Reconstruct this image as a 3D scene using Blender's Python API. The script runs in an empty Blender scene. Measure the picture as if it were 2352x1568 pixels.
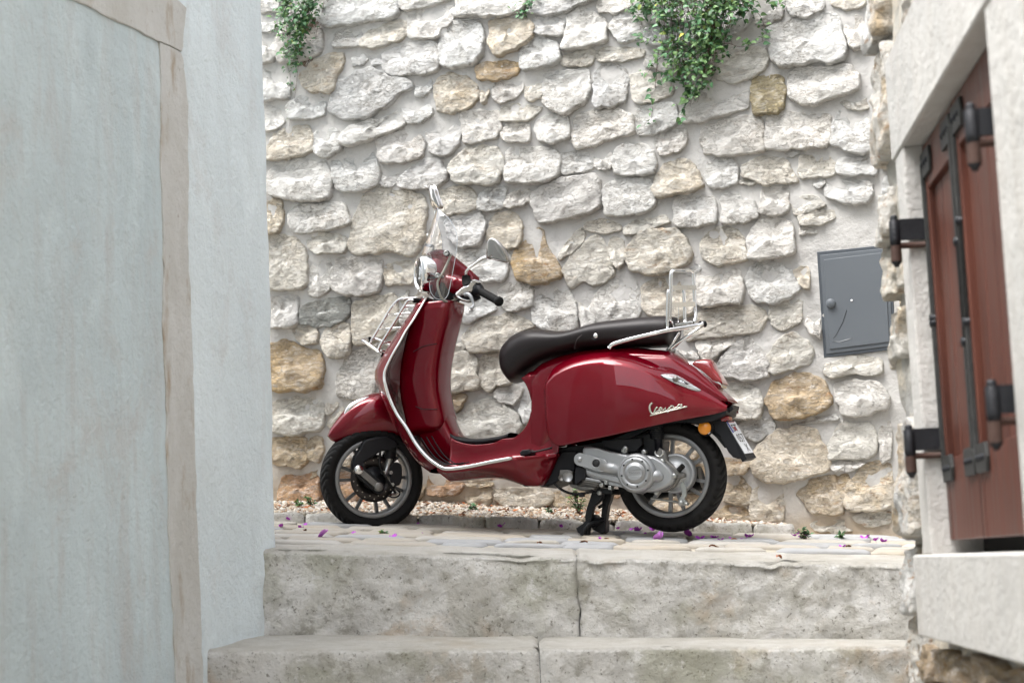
import bpy, math, random
from mathutils import Vector, Matrix, noise
R = math.radians
random.seed(7)
S = bpy.context.scene
COL = S.collection

# ------------------------------------------------------------------ camera
FPX = 4126.0                      # focal length in pixels of a 2352 px wide picture
CX, CY = 1176.0, 784.0
PITCH = math.atan((1303 - 784) / FPX)
ROLL = R(2.46)
cF = Vector((0, math.cos(PITCH), math.sin(PITCH)))
_R0 = Vector((1, 0, 0)); _U0 = Vector((0, -math.sin(PITCH), math.cos(PITCH)))
cR = _R0 * math.cos(ROLL) - _U0 * math.sin(ROLL)
cU = _U0 * math.cos(ROLL) + _R0 * math.sin(ROLL)
cam_d = bpy.data.cameras.new('camera'); cam = bpy.data.objects.new('camera', cam_d)
COL.objects.link(cam); S.camera = cam
cam.matrix_world = Matrix(((cR.x, cU.x, -cF.x, 0), (cR.y, cU.y, -cF.y, 0), (cR.z, cU.z, -cF.z, 0), (0, 0, 0, 1)))
cam_d.sensor_width = 36; cam_d.lens = 36 * FPX / 2352
cam_d.clip_end = 500; cam_d.clip_start = 0.05
cam_d.dof.use_dof = True; cam_d.dof.focus_distance = 7.5; cam_d.dof.aperture_fstop = 4.0

# ------------------------------------------------------------------ world, sun, exposure
SUN_EL, SUN_AZ = 62, 243          # high, from behind the camera and a little to the left
w = bpy.data.worlds.new('World'); S.world = w; w.use_nodes = True
nt = w.node_tree; nt.nodes.clear()
sky = nt.nodes.new('ShaderNodeTexSky'); sky.sky_type = 'NISHITA'; sky.sun_disc = False
sky.sun_elevation = R(SUN_EL); sky.sun_rotation = R(SUN_AZ); sky.air_density = 1.0; sky.dust_density = 4.0; sky.ozone_density = 1.0
hs = nt.nodes.new('ShaderNodeHueSaturation'); hs.inputs['Saturation'].default_value = 0.30
bg = nt.nodes.new('ShaderNodeBackground'); bg.inputs['Strength'].default_value = 0.15
wo = nt.nodes.new('ShaderNodeOutputWorld')
nt.links.new(sky.outputs[0], hs.inputs['Color']); nt.links.new(hs.outputs[0], bg.inputs[0]); nt.links.new(bg.outputs[0], wo.inputs[0])
sd = bpy.data.lights.new('sun', 'SUN'); sd.energy = 1.45; sd.angle = R(45); sd.color = (1, 0.975, 0.94)
so = bpy.data.objects.new('sun', sd); COL.objects.link(so)
_az = R(SUN_AZ); _el = R(SUN_EL)
sdir = Vector((math.sin(_az) * math.cos(_el), math.cos(_az) * math.cos(_el), math.sin(_el)))
so.rotation_euler = sdir.to_track_quat('Z', 'Y').to_euler()
S.view_settings.view_transform = 'Standard'; S.view_settings.look = 'None'
S.view_settings.gamma = 1; S.view_settings.use_curve_mapping = False
S.view_settings.exposure = 1.88

# ------------------------------------------------------------------ measuring: photo pixels to rays
TILE = {'A': (1024, 0, 2.296), 'B': (2000, 0, 2.296), 'C': (2600, 0, 2.296), 'D': (1024, 600, 2.296), 'E': (2000, 600, 2.296),
        'F': (2600, 600, 2.296), 'G': (2600, 1250, 2.296), 'H': (1040, 1150, 3.92), 'I': (1040, 1550, 2.6133), 'J': (1700, 1150, 3.92),
        'K': (1700, 1400, 3.92), 'L': (1600, 1800, 2.6133), 'M': (2800, 1600, 2.6133), 'O': (1900, 1000, 1.96), 'N4': (2100, 1500, 2.24),
        'N2': (1200, 1400, 1.96), 'P': (2200, 1740, 3.0947), 'W': (1240, 1740, 4.02), 'Q': (2560, 1040, 3.92), 'T': (2560, 1400, 3.408),
        'U': (1600, 950, 4.9), 'V': (1400, 1180, 4.9), 'X': (3540, 1250, 1.845), 'Y': (3300, 0, 1.206), 'Z': (3300, 1300, 1.0955),
        'S': (0, 0, 1.0), 'v': (0, 0, 4096 / 2352)}
TILE['v'] = (0, 0, 2352 / 4096)
def vpx(tile, x, y):
    ox, oy, sc = TILE[tile]
    return ((ox + x / sc) * 2352 / 4096, (oy + y / sc) * 2352 / 4096)
def ray(x, y):
    return cF + cR * ((x - CX) / FPX) - cU * ((y - CY) / FPX)
def hit(x, y, p0, n):
    d = ray(x, y); return d * (p0.dot(n) / d.dot(n))

# ------------------------------------------------------------------ mesh helpers
def mk(name, verts, faces, mat=None, parent=None, smooth=True, label=None):
    me = bpy.data.meshes.new(name); me.from_pydata([tuple(v) for v in verts], [], faces); me.update()
    if smooth: me.shade_smooth()
    o = bpy.data.objects.new(name, me); COL.objects.link(o)
    if mat:
        for m in (mat if isinstance(mat, (list, tuple)) else [mat]): me.materials.append(m)
    if parent: o.parent = parent
    if label: o['label'] = label
    return o
def thing(name, label, cat, loc=(0, 0, 0), rz=0, group=None):
    o = bpy.data.objects.new(name, None); COL.objects.link(o); o.location = loc; o.rotation_euler = (0, 0, rz)
    o.empty_display_size = 0.1
    o['label'] = label; o['category'] = cat
    if group: o['group'] = group
    return o
def tag(o, label=None, cat=None, group=None, kind=None):
    if label: o['label'] = label
    if cat: o['category'] = cat
    if group: o['group'] = group
    if kind: o['kind'] = kind
    return o
def grid_faces(nu, nv, cu=False, cv=False, off=0):
    f = []
    for i in range(nu if cu else nu - 1):
        for j in range(nv if cv else nv - 1):
            a = i * nv + j; b = ((i + 1) % nu) * nv + j; c = ((i + 1) % nu) * nv + (j + 1) % nv; d = i * nv + (j + 1) % nv
            f.append((a + off, b + off, c + off, d + off))
    return f
def cr(pts, n=8, closed=False):
    """Catmull-Rom through points of any dimension"""
    pts = [Vector(p) for p in pts]; out = []; m = len(pts)
    rng = range(m) if closed else range(m - 1)
    for i in rng:
        p0 = pts[(i - 1) % m] if (closed or i > 0) else pts[0] * 2 - pts[1]
        p1 = pts[i]; p2 = pts[(i + 1) % m]
        p3 = pts[(i + 2) % m] if (closed or i + 2 < m) else p2 * 2 - p1
        for k in range(n):
            t = k / n
            out.append(0.5 * ((2 * p1) + (p2 - p0) * t + (2 * p0 - 5 * p1 + 4 * p2 - p3) * t * t + (3 * p1 - p0 - 3 * p2 + p3) * t ** 3))
    if not closed: out.append(pts[-1].copy())
    return out
def tube_geo(pts, r, seg=10, closed=False, flat=1.0, caps=True):
    pts = [Vector(p) for p in pts]; n = len(pts); V = []; F = []
    up = None
    for i, p in enumerate(pts):
        if closed: d = pts[(i + 1) % n] - pts[i - 1]
        else: d = (pts[min(i + 1, n - 1)] - pts[max(i - 1, 0)])
        d.normalize()
        if up is None: up = Vector((0, 0, 1)) if abs(d.z) < 0.9 else Vector((1, 0, 0))
        sd_ = d.cross(up).normalized(); up = sd_.cross(d).normalized()
        rr = r[i] if isinstance(r, (list, tuple)) else r
        for k in range(seg):
            a = 2 * math.pi * k / seg
            V.append(p + sd_ * math.cos(a) * rr + up * math.sin(a) * rr * flat)
    F = grid_faces(n, seg, closed, True)
    if caps and not closed:
        F.append(tuple(range(seg))[::-1]); F.append(tuple((n - 1) * seg + k for k in range(seg)))
    return V, F
def tube(name, pts, r, mat, parent=None, seg=10, closed=False, smooth_n=0, flat=1.0, label=None):
    if smooth_n:
        if isinstance(r, (list, tuple)): r = [v.x for v in cr([(a, 0, 0) for a in r], smooth_n, closed)]
        pts = cr(pts, smooth_n, closed)
    V, F = tube_geo(pts, r, seg, closed, flat)
    return mk(name, V, F, mat, parent, label=label)
def merge(geos):
    V = []; F = []
    for v, f in geos:
        o = len(V); V += list(v); F += [tuple(i + o for i in q) for q in f]
    return V, F
def lathe_geo(c, axis, prof, seg=40, ref=None):
    """prof: list of (along axis, radius)"""
    axis = Vector(axis).normalized()
    e1 = axis.cross(Vector((0, 0, 1)) if abs(axis.z) < 0.9 else Vector((1, 0, 0))).normalized(); e2 = axis.cross(e1)
    c = Vector(c); V = []; n = len(prof)
    for k in range(seg):
        a = 2 * math.pi * k / seg; d = e1 * math.cos(a) + e2 * math.sin(a)
        for h, r in prof: V.append(c + axis * h + d * r)
    return V, grid_faces(seg, n, True, False)
def lathe(name, c, axis, prof, mat, parent=None, seg=40, smooth=True, label=None):
    V, F = lathe_geo(c, axis, prof, seg)
    return mk(name, V, F, mat, parent, smooth, label)
def box_geo(c, ex, ey, ez):
    """centre and three half-extent vectors"""
    c = Vector(c); V = []
    for a in (-1, 1):
        for b in (-1, 1):
            for d in (-1, 1): V.append(c + ex * a + ey * b + ez * d)
    F = [(0, 1, 3, 2), (4, 6, 7, 5), (0, 4, 5, 1), (2, 3, 7, 6), (0, 2, 6, 4), (1, 5, 7, 3)]
    return V, F
def slab_geo(pts, n, d0, d1, bev=0.0):
    """pts: polygon points on the outer face (at d1 along n); extruded back to d0"""
    n = Vector(n).normalized(); m = len(pts); pts = [Vector(p) for p in pts]
    c = sum(pts, Vector()) / m
    rings = [[p + n * (d0 - d1) for p in pts]]
    if bev:
        rings.append([p - n * bev for p in pts])
        ins = []
        for i, p in enumerate(pts):
            a = (pts[i - 1] - p).normalized(); b = (pts[(i + 1) % m] - p).normalized()
            q = a + b
            if q.length < 0.15: q = (c - p)
            q.normalize()
            if q.dot(c - p) < 0: q = -q
            ins.append(p + q * bev * 0.35 - n * bev * 0.3)
        rings.append(ins)
        rings.append([p + (q - p) * 3.0 + n * bev * 0.3 for p, q in zip(pts, [i_ + n * bev * 0.3 for i_ in ins])])
        rings[-1] = [p + ((q + n * bev * 0.3) - p) * 2.6 for p, q in zip(pts, ins)]
    else: rings.append(pts)
    V = [p for r_ in rings for p in r_]; F = grid_faces(len(rings), m, False, True)
    k = (len(rings) - 1) * m
    F.append(tuple(k + i for i in range(m))); F.append(tuple(range(m))[::-1])
    return V, F

# ------------------------------------------------------------------ materials
def newmat(name):
    m = bpy.data.materials.new(name); m.use_nodes = True
    nt = m.node_tree; b = nt.nodes['Principled BSDF']
    return m, nt, b
def simple(name, col, rough=0.5, metal=0.0, coat=0.0, bump=0.0, bscale=200, var=0.0, vscale=8, spec=None, trans=0.0, ior=None):
    m, nt, b = newmat(name)
    b.inputs['Base Color'].default_value = (*col, 1); b.inputs['Roughness'].default_value = rough; b.inputs['Metallic'].default_value = metal
    b.inputs['Coat Weight'].default_value = coat; b.inputs['Coat Roughness'].default_value = 0.03
    if spec is not None: b.inputs['Specular IOR Level'].default_value = spec
    if trans: b.inputs['Transmission Weight'].default_value = trans
    if ior: b.inputs['IOR'].default_value = ior
    tc = nt.nodes.new('ShaderNodeTexCoord')
    if bump:
        n = nt.nodes.new('ShaderNodeTexNoise'); n.inputs['Scale'].default_value = bscale; n.inputs['Detail'].default_value = 4
        bp = nt.nodes.new('ShaderNodeBump'); bp.inputs['Strength'].default_value = bump; bp.inputs['Distance'].default_value = 0.002
        nt.links.new(tc.outputs['Object'], n.inputs['Vector']); nt.links.new(n.outputs[0], bp.inputs['Height']); nt.links.new(bp.outputs[0], b.inputs['Normal'])
    if var:
        n = nt.nodes.new('ShaderNodeTexNoise'); n.inputs['Scale'].default_value = vscale; n.inputs['Detail'].default_value = 5
        mx = nt.nodes.new('ShaderNodeMix'); mx.data_type = 'RGBA'
        mx.inputs[6].default_value = (*[c * (1 - var) for c in col], 1); mx.inputs[7].default_value = (*[min(1, c * (1 + var)) for c in col], 1)
        nt.links.new(tc.outputs['Object'], n.inputs['Vector']); nt.links.new(n.outputs[0], mx.inputs[0]); nt.links.new(mx.outputs[2], b.inputs['Base Color'])
        rm = nt.nodes.new('ShaderNodeMapRange'); rm.inputs[3].default_value = max(0, rough - 0.08); rm.inputs[4].default_value = min(1, rough + 0.12)
        nt.links.new(n.outputs[0], rm.inputs[0]); nt.links.new(rm.outputs[0], b.inputs['Roughness'])
    return m
class NB:
    """small node builder"""
    def __init__(s, name):
        s.m, s.nt, s.b = newmat(name); s.tc = s.nt.nodes.new('ShaderNodeTexCoord'); s.L = s.nt.links.new
    def noise(s, scale, detail=6, rough=0.6, vec=None, dist=0.0, stretch=None):
        n = s.nt.nodes.new('ShaderNodeTexNoise'); n.inputs['Scale'].default_value = scale; n.inputs['Detail'].default_value = detail
        n.inputs['Roughness'].default_value = rough; n.inputs['Distortion'].default_value = dist
        v = vec or s.tc.outputs['Object']
        if stretch:
            mp = s.nt.nodes.new('ShaderNodeMapping'); mp.inputs['Scale'].default_value = stretch; s.L(v, mp.inputs[0]); v = mp.outputs[0]
        s.L(v, n.inputs['Vector']); return n.outputs[0]
    def voro(s, scale, feature='F1', stretch=None):
        n = s.nt.nodes.new('ShaderNodeTexVoronoi'); n.inputs['Scale'].default_value = scale; n.feature = feature
        v = s.tc.outputs['Object']
        if stretch:
            mp = s.nt.nodes.new('ShaderNodeMapping'); mp.inputs['Scale'].default_value = stretch; s.L(v, mp.inputs[0]); v = mp.outputs[0]
        s.L(v, n.inputs['Vector']); return n.outputs['Distance']
    def ramp(s, fac, a, b, lo=0.0, hi=1.0):
        n = s.nt.nodes.new('ShaderNodeMapRange'); n.inputs[1].default_value = a; n.inputs[2].default_value = b
        n.inputs[3].default_value = lo; n.inputs[4].default_value = hi; n.clamp = True; s.L(fac, n.inputs[0]); return n.outputs[0]
    def mix(s, fac, a, b, mode='MIX'):
        n = s.nt.nodes.new('ShaderNodeMix'); n.data_type = 'RGBA'; n.blend_type = mode
        for v, i in ((fac, 0), (a, 6), (b, 7)):
            if isinstance(v, (int, float)): n.inputs[i].default_value = v
            elif isinstance(v, tuple): n.inputs[i].default_value = (*v[:3], 1)
            else: s.L(v, n.inputs[i])
        return n.outputs[2]
    def math(s, op, a, b=0.0):
        n = s.nt.nodes.new('ShaderNodeMath'); n.operation = op
        for v, i in ((a, 0), (b, 1)):
            if isinstance(v, (int, float)): n.inputs[i].default_value = v
            else: s.L(v, n.inputs[i])
        return n.outputs[0]
    def bump(s, h, strength=0.5, dist=0.01, prev=None):
        n = s.nt.nodes.new('ShaderNodeBump'); n.inputs['Strength'].default_value = strength; n.inputs['Distance'].default_value = dist
        s.L(h, n.inputs['Height'])
        if prev: s.L(prev, n.inputs['Normal'])
        return n.outputs[0]
    def done(s, col=None, rough=0.85, normal=None, spec=0.25):
        if col is not None:
            if isinstance(col, tuple): s.b.inputs['Base Color'].default_value = (*col, 1)
            else: s.L(col, s.b.inputs['Base Color'])
        if isinstance(rough, (int, float)): s.b.inputs['Roughness'].default_value = rough
        else: s.L(rough, s.b.inputs['Roughness'])
        if normal: s.L(normal, s.b.inputs['Normal'])
        s.b.inputs['Specular IOR Level'].default_value = spec
        return s.m

def stone_material(name, light=1.0, use_obj=True, base=(0.55, 0.53, 0.49), stain=(0.42, 0.27, 0.12), pits=(0.16, 0.13, 0.10)):
    k = NB(name)
    oi = k.nt.nodes.new('ShaderNodeObjectInfo')
    # shift the pattern by a per-stone random so that no two stones repeat
    add = k.nt.nodes.new('ShaderNodeVectorMath'); add.operation = 'ADD'
    mul = k.nt.nodes.new('ShaderNodeMath'); mul.operation = 'MULTIPLY'; mul.inputs[1].default_value = 37.0
    k.L(oi.outputs['Random'], mul.inputs[0]); cmb = k.nt.nodes.new('ShaderNodeCombineXYZ'); k.L(mul.outputs[0], cmb.inputs[1])
    k.L(k.tc.outputs['Object'], add.inputs[0]); k.L(cmb.outputs[0], add.inputs[1]); v = add.outputs[0]
    basec = oi.outputs['Color'] if use_obj else base
    lam = (1, 1, 2.4)
    n1 = k.noise(5, 8, 0.62, v, 0, lam); n2 = k.noise(26, 9, 0.72, v, 0.3, lam); n3 = k.noise(80, 6, 0.75, v, 0, (1, 1, 1.5)); n4 = k.noise(3.6, 7, 0.68, v, 0.5); n5 = k.noise(11, 8, 0.72, v, 0.3, lam)
    c = k.mix(k.ramp(n1, 0.36, 0.60), k.mix(0.12, basec, (0.46, 0.46, 0.455)), basec)
    if use_obj:
        al = oi.outputs['Alpha']
        c = k.mix(k.math('MULTIPLY', k.ramp(n4, 0.49, 0.68), k.math('MULTIPLY', al, 0.70)), c, (0.62, 0.44, 0.22))
        c = k.mix(k.math('MULTIPLY', k.ramp(n5, 0.56, 0.66), k.math('MULTIPLY', al, 0.85)), c, (0.38, 0.21, 0.09))
    c = k.mix(k.ramp(n2, 0.50, 0.64, 0, 0.5), c, (0.80, 0.79, 0.765))
    c = k.mix(k.ramp(n5, 0.40, 0.32, 0, 0.35), c, (0.50, 0.485, 0.46))
    c = k.mix(k.ramp(n2, 0.37, 0.29, 0, 0.65), c, (0.36, 0.33, 0.28))
    c = k.mix(k.ramp(n3, 0.61, 0.67, 0, 0.65), c, (0.24, 0.21, 0.17))
    rid = k.math('ABSOLUTE', k.math('SUBTRACT', k.noise(13, 9, 0.68, v, 0.2, lam), 0.5))
    c = k.mix(k.math('MULTIPLY', k.ramp(rid, 0.016, 0.003, 0, 0.75), k.ramp(n4, 0.46, 0.56)), c, (0.30, 0.26, 0.21))  # occlusion shade and dirt painted as thin dark lines in the crevices
    tt = k.math('MULTIPLY', k.noise(6.5, 7, 0.6, v, 0.2, lam), 16.0)
    ter = k.math('ADD', k.math('FLOOR', tt), k.ramp(k.math('FRACT', tt), 0.0, 0.22))
    h0 = k.bump(ter, 1.0, 0.0065)
    h1 = k.bump(k.noise(24, 10, 0.72, v, 0.2, lam), 1.0, 0.018, h0)
    h2 = k.bump(k.ramp(rid, 0.0, 0.03), 0.7, 0.005, h1)
    h3 = k.bump(n3, 0.8, 0.004, h2)
    return k.done(c, 0.9, h3, 0.2)

M_stone = stone_material('limestone')
def mortar_material(name, a, b, streak=False):
    k = NB(name)
    n1 = k.noise(1.6, 5); n2 = k.noise(40, 8, 0.7); n3 = k.noise(260, 3)
    c = k.mix(k.ramp(n1, 0.35, 0.65), a, b)
    c = k.mix(k.ramp(n2, 0.60, 0.75, 0, 0.4), c, tuple(x * 0.6 for x in a))
    nb = k.bump(k.noise(9, 8, 0.62), 0.7, 0.03); nb = k.bump(n2, 0.5, 0.006, nb); nb = k.bump(n3, 0.35, 0.002, nb)
    return k, c, nb
k, c, nb = mortar_material('mortar', (0.52, 0.51, 0.495), (0.58, 0.57, 0.55))
# the foot of the wall is stained brown by soil
sep = k.nt.nodes.new('ShaderNodeSeparateXYZ'); k.L(k.tc.outputs['Object'], sep.inputs[0])
soil = k.math('ADD', k.math('SUBTRACT', sep.outputs['Z'], k.math('MULTIPLY', sep.outputs['X'], -0.09)), k.ramp(k.noise(2.2, 4), 0.3, 0.7, -0.12, 0.12))
c = k.mix(k.ramp(soil, 0.45, 0.12), c, (0.42, 0.33, 0.23))
M_mortar = k.done(c, 0.92, nb, 0.15)
k, c, nb = mortar_material('rough_grey_mortar', (0.34, 0.335, 0.32), (0.50, 0.47, 0.41))
M_rough = k.done(k.mix(k.ramp(k.noise(9, 7, 0.7), 0.5, 0.62, 0, .7), c, (0.62, 0.55, 0.44)), 0.92, nb, 0.15)

def plaster_material(name, a, b, dirt, streak=1.0):
    k = NB(name)
    n1 = k.noise(1.6, 6, 0.6, None, 0.6, (1, 1, 0.45)); n2 = k.noise(7, 7, 0.65, None, 0.3, (1.6, 1.6, 0.30)); n3 = k.noise(170, 5, 0.7); n4 = k.noise(3.0, 8, 0.7, None, 0.4, (1, 1, 0.6)); n5 = k.noise(48, 6, 0.7)
    c = k.mix(k.ramp(n1, 0.38, 0.62), a, b); c = k.mix(k.ramp(n2, 0.48, 0.68, 0, 0.60 * streak), c, dirt)
    c = k.mix(k.ramp(n4, 0.54, 0.66, 0, 0.5), c, tuple(min(1, x * 1.14) for x in a))
    c = k.mix(k.ramp(n4, 0.44, 0.34, 0, 0.4 * streak), c, (0.50, 0.45, 0.42))
    c = k.mix(k.ramp(n5, 0.60, 0.72, 0, 0.22), c, tuple(x * .7 for x in b))
    nb = k.bump(k.noise(3.0, 6, 0.6), 0.7, 0.035); nb = k.bump(k.noise(14, 6, 0.65, None, 0, (1, 1, .5)), 0.5, 0.008, nb); nb = k.bump(n5, 0.7, 0.008, nb); nb = k.bump(n3, 0.7, 0.0025, nb)
    return k.done(c, 0.88, nb, 0.2)
M_plaster = plaster_material('whitewashed_plaster', (0.76, 0.83, 0.855), (0.69, 0.76, 0.785), (0.62, 0.665, 0.675), 0.6)
M_plaster_grey = plaster_material('grey_blue_plaster', (0.60, 0.68, 0.70), (0.50, 0.57, 0.59), (0.49, 0.485, 0.475), 0.9)

def step_material(name, va=0.0):
    k = NB(name)
    n1 = k.noise(2.4 + va, 8, 0.7, None, 0.2); n2 = k.noise(17, 9, 0.75, None, 0.3); n3 = k.noise(55, 7, 0.75); n4 = k.noise(1.5, 6, 0.62, None, 0.3); n6 = k.noise(7, 8, 0.7, None, 0.2)
    c = k.mix(k.ramp(n1, 0.42, 0.58), (0.62, 0.605, 0.575), (0.77, 0.755, 0.725))
    c = k.mix(k.ramp(k.noise(3.2, 4, 0.5, None, 0.5), 0.57, 0.60, 0, 0.55), c, (0.48, 0.46, 0.41))
    c = k.mix(k.ramp(k.noise(2.6, 7, 0.65, None, 0.2), 0.56, 0.68, 0, 0.7), c, (0.50, 0.37, 0.24))
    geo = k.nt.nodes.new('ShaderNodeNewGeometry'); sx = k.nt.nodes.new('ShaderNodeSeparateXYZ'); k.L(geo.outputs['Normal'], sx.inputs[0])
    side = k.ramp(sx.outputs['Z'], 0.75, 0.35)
    c = k.mix(k.math('MULTIPLY', k.ramp(n4, 0.53, 0.62, 0, 0.55), side), c, (0.33, 0.33, 0.23))
    c = k.mix(k.math('MULTIPLY', k.ramp(n2, 0.52, 0.58, 0, 0.62), k.math('MULTIPLY', side, k.ramp(n6, 0.47, 0.58))), c, (0.30, 0.28, 0.23))
    c = k.mix(k.ramp(n2, 0.46, 0.39, 0, 0.75), c, (0.76, 0.75, 0.73))
    c = k.mix(k.math('MULTIPLY', k.ramp(n3, 0.58, 0.63, 0, 0.75), side), c, (0.15, 0.135, 0.10))
    c = k.mix(k.math('MULTIPLY', k.math('SUBTRACT', 1.0, side), 0.75), c, k.mix(k.ramp(n6, 0.4, 0.6), (0.38, 0.355, 0.30), (0.47, 0.45, 0.405)))  # upward faces painted darker tan to offset the strong light on treads
    nb = k.bump(k.noise(10, 10, 0.70, None, 0.2), 1.0, 0.035); nb = k.bump(n2, 0.8, 0.010, nb); nb = k.bump(n3, 0.7, 0.005, nb)
    return k.done(c, 0.86, nb, 0.25)
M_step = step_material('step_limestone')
def paving_material():
    k = NB('paving_limestone')
    oi = k.nt.nodes.new('ShaderNodeObjectInfo')
    n1 = k.noise(6, 6, 0.62); n2 = k.noise(45, 6, 0.7)
    c = k.mix(k.ramp(n1, 0.35, 0.65), k.mix(0.3, oi.outputs['Color'], (0.33, 0.35, 0.38)), oi.outputs['Color'])
    c = k.mix(k.ramp(n2, 0.6, 0.7, 0, 0.5), c, (0.24, 0.20, 0.15))
    nb = k.bump(n1, 0.5, 0.012); nb = k.bump(n2, 0.4, 0.003, nb)
    return k.done(c, 0.72, nb, 0.35)
M_pave = paving_material()
k, c, nb = mortar_material('sandy_ground', (0.40, 0.36, 0.29), (0.47, 0.43, 0.36))
M_ground = k.done(c, 0.95, nb, 0.1)
M_frame = plaster_material('dressed_limestone_frame', (0.60, 0.585, 0.56), (0.54, 0.53, 0.51), (0.48, 0.45, 0.41), 0.8)
k = NB('weathered_door_stone')
n1 = k.noise(6, 6, 0.65, None, 0.6, (1, 1, 0.5)); n2 = k.noise(30, 7, 0.7)
c = k.mix(k.ramp(n1, 0.38, 0.66), (0.52, 0.51, 0.48), (0.60, 0.595, 0.575)); c = k.mix(k.ramp(k.noise(9, 5, 0.6, None, 0, (1, 1, 0.4)), 0.56, 0.68, 0, 0.7), c, (0.33, 0.24, 0.15))
c = k.mix(k.ramp(n2, 0.62, 0.72, 0, 0.6), c, (0.22, 0.17, 0.12))
nb = k.bump(k.noise(22, 8, 0.68), 0.9, 0.012); nb = k.bump(n2, 0.5, 0.004, nb)
M_jamb = k.done(c, 0.88, nb, 0.2)
k = NB('varnished_wood')
g = k.noise(3.0, 8, 0.6, None, 0.4, (14, 14, 0.7)); g2 = k.noise(1.4, 5)
c = k.mix(k.ramp(g, 0.35, 0.65), (0.055, 0.018, 0.012), (0.130, 0.040, 0.024)); c = k.mix(k.ramp(g2, 0.5, 0.7, 0, 0.45), c, (0.17, 0.085, 0.055))
M_wood = k.done(c, k.ramp(g, 0.3, 0.7, 0.38, 0.6), k.bump(g, 0.35, 0.002), 0.4)
M_iron = simple('black_iron', (0.014, 0.015, 0.019), 0.5, 0.3, bump=0.5, bscale=120, var=0.35, vscale=30)
M_rust = simple('rusted_iron', (0.075, 0.042, 0.033), 0.7, 0.3, bump=0.6, bscale=120, var=0.5, vscale=25)
M_ironold = simple('weathered_iron_strap', (0.045, 0.046, 0.045), 0.6, 0.4, bump=0.7, bscale=90, var=0.5, vscale=40)
M_grey = simple('grey_metal_paint', (0.108, 0.122, 0.138), 0.42, 0.0, var=0.05, vscale=4, bump=0.12, bscale=30)
M_greyd = simple('grey_painted_frame', (0.062, 0.073, 0.087), 0.45, 0.0, var=0.1, vscale=6)

# scooter
k = NB('dark_red_metallic_paint')
k.b.inputs['Metallic'].default_value = 0.35; k.b.inputs['Coat Weight'].default_value = 1.0; k.b.inputs['Coat Roughness'].default_value = 0.012; k.b.inputs['Coat IOR'].default_value = 1.47
fl = k.voro(2200); c = k.mix(k.ramp(fl, 0.1, 0.7), (0.190, 0.0005, 0.0095), (0.130, 0.0003, 0.0065))
M_red = k.done(c, 0.30, None, 0.0)
M_chrome = simple('chrome', (0.80, 0.80, 0.80), 0.05, 1.0, var=0.03, vscale=20)
M_chromed = simple('dark_mirror_chrome', (0.42, 0.40, 0.38), 0.06, 1.0, var=0.05, vscale=20)
M_chrome2 = simple('worn_chrome_trim', (0.74, 0.74, 0.73), 0.16, 1.0, var=0.12, vscale=60)
M_alu = simple('cast_aluminium', (0.36, 0.37, 0.38), 0.45, 0.75, bump=0.25, bscale=400, var=0.06, vscale=12)
M_aluold = simple('dull_aluminium', (0.20, 0.195, 0.185), 0.5, 0.8, bump=0.6, bscale=150, var=0.25, vscale=40)
M_rim = simple('grey_rim_paint', (0.23, 0.235, 0.24), 0.38, 0.6, var=0.08, vscale=20)
M_rimd = simple('grey_rim_barrel', (0.09, 0.095, 0.10), 0.35, 0.6, var=0.12, vscale=20)
M_blk = simple('black_plastic', (0.008, 0.0085, 0.011), 0.45, 0, spec=0.3, bump=0.3, bscale=500, var=0.15, vscale=10)
M_blk2 = simple('black_satin_metal', (0.009, 0.010, 0.012), 0.4, 0, spec=0.3, bump=0.2, bscale=200, var=0.2, vscale=15)
M_rub = simple('tyre_rubber', (0.0075, 0.0072, 0.0072), 0.7, 0, spec=0.25, bump=0.25, bscale=300, var=0.3, vscale=14)
k = NB('brown_leatherette'); vv = k.voro(420); c = k.mix(k.ramp(k.noise(7, 4), 0.3, 0.7), (0.010, 0.0065, 0.0070), (0.013, 0.009, 0.0095))
M_seat = k.done(c, 0.42, k.bump(vv, 0.25, 0.0010), 0.35)
M_stitch = simple('grey_stitching', (0.12, 0.10, 0.10), 0.8)
M_redlens = simple('red_lens', (0.24, 0.002, 0.004), 0.12, 0, coat=1.0, bump=0.25, bscale=90, spec=0.6)
M_amber = simple('amber_reflector', (0.75, 0.27, 0.015), 0.25, 0, coat=0.6, bump=0.5, bscale=260)
M_white = simple('white_plate', (0.72, 0.74, 0.77), 0.35, 0)
M_ink = simple('black_lettering', (0.012, 0.012, 0.014), 0.5)
M_blue = simple('blue_plate_band', (0.02, 0.06, 0.35), 0.4)
M_redp = simple('red_print', (0.5, 0.03, 0.04), 0.4)
M_emb = simple('ivory_metal_emblem', (0.62, 0.60, 0.53), 0.25, 0.6)
M_hose = simple('grey_hose', (0.28, 0.27, 0.23), 0.45)
M_zinc = simple('zinc_bolt', (0.42, 0.43, 0.42), 0.3, 0.9, var=0.1, vscale=80)
M_inlens = simple('clear_lamp_lens', (0.62, 0.66, 0.68), 0.12, 0.55, coat=1.0, bump=0.5, bscale=110)
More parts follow.
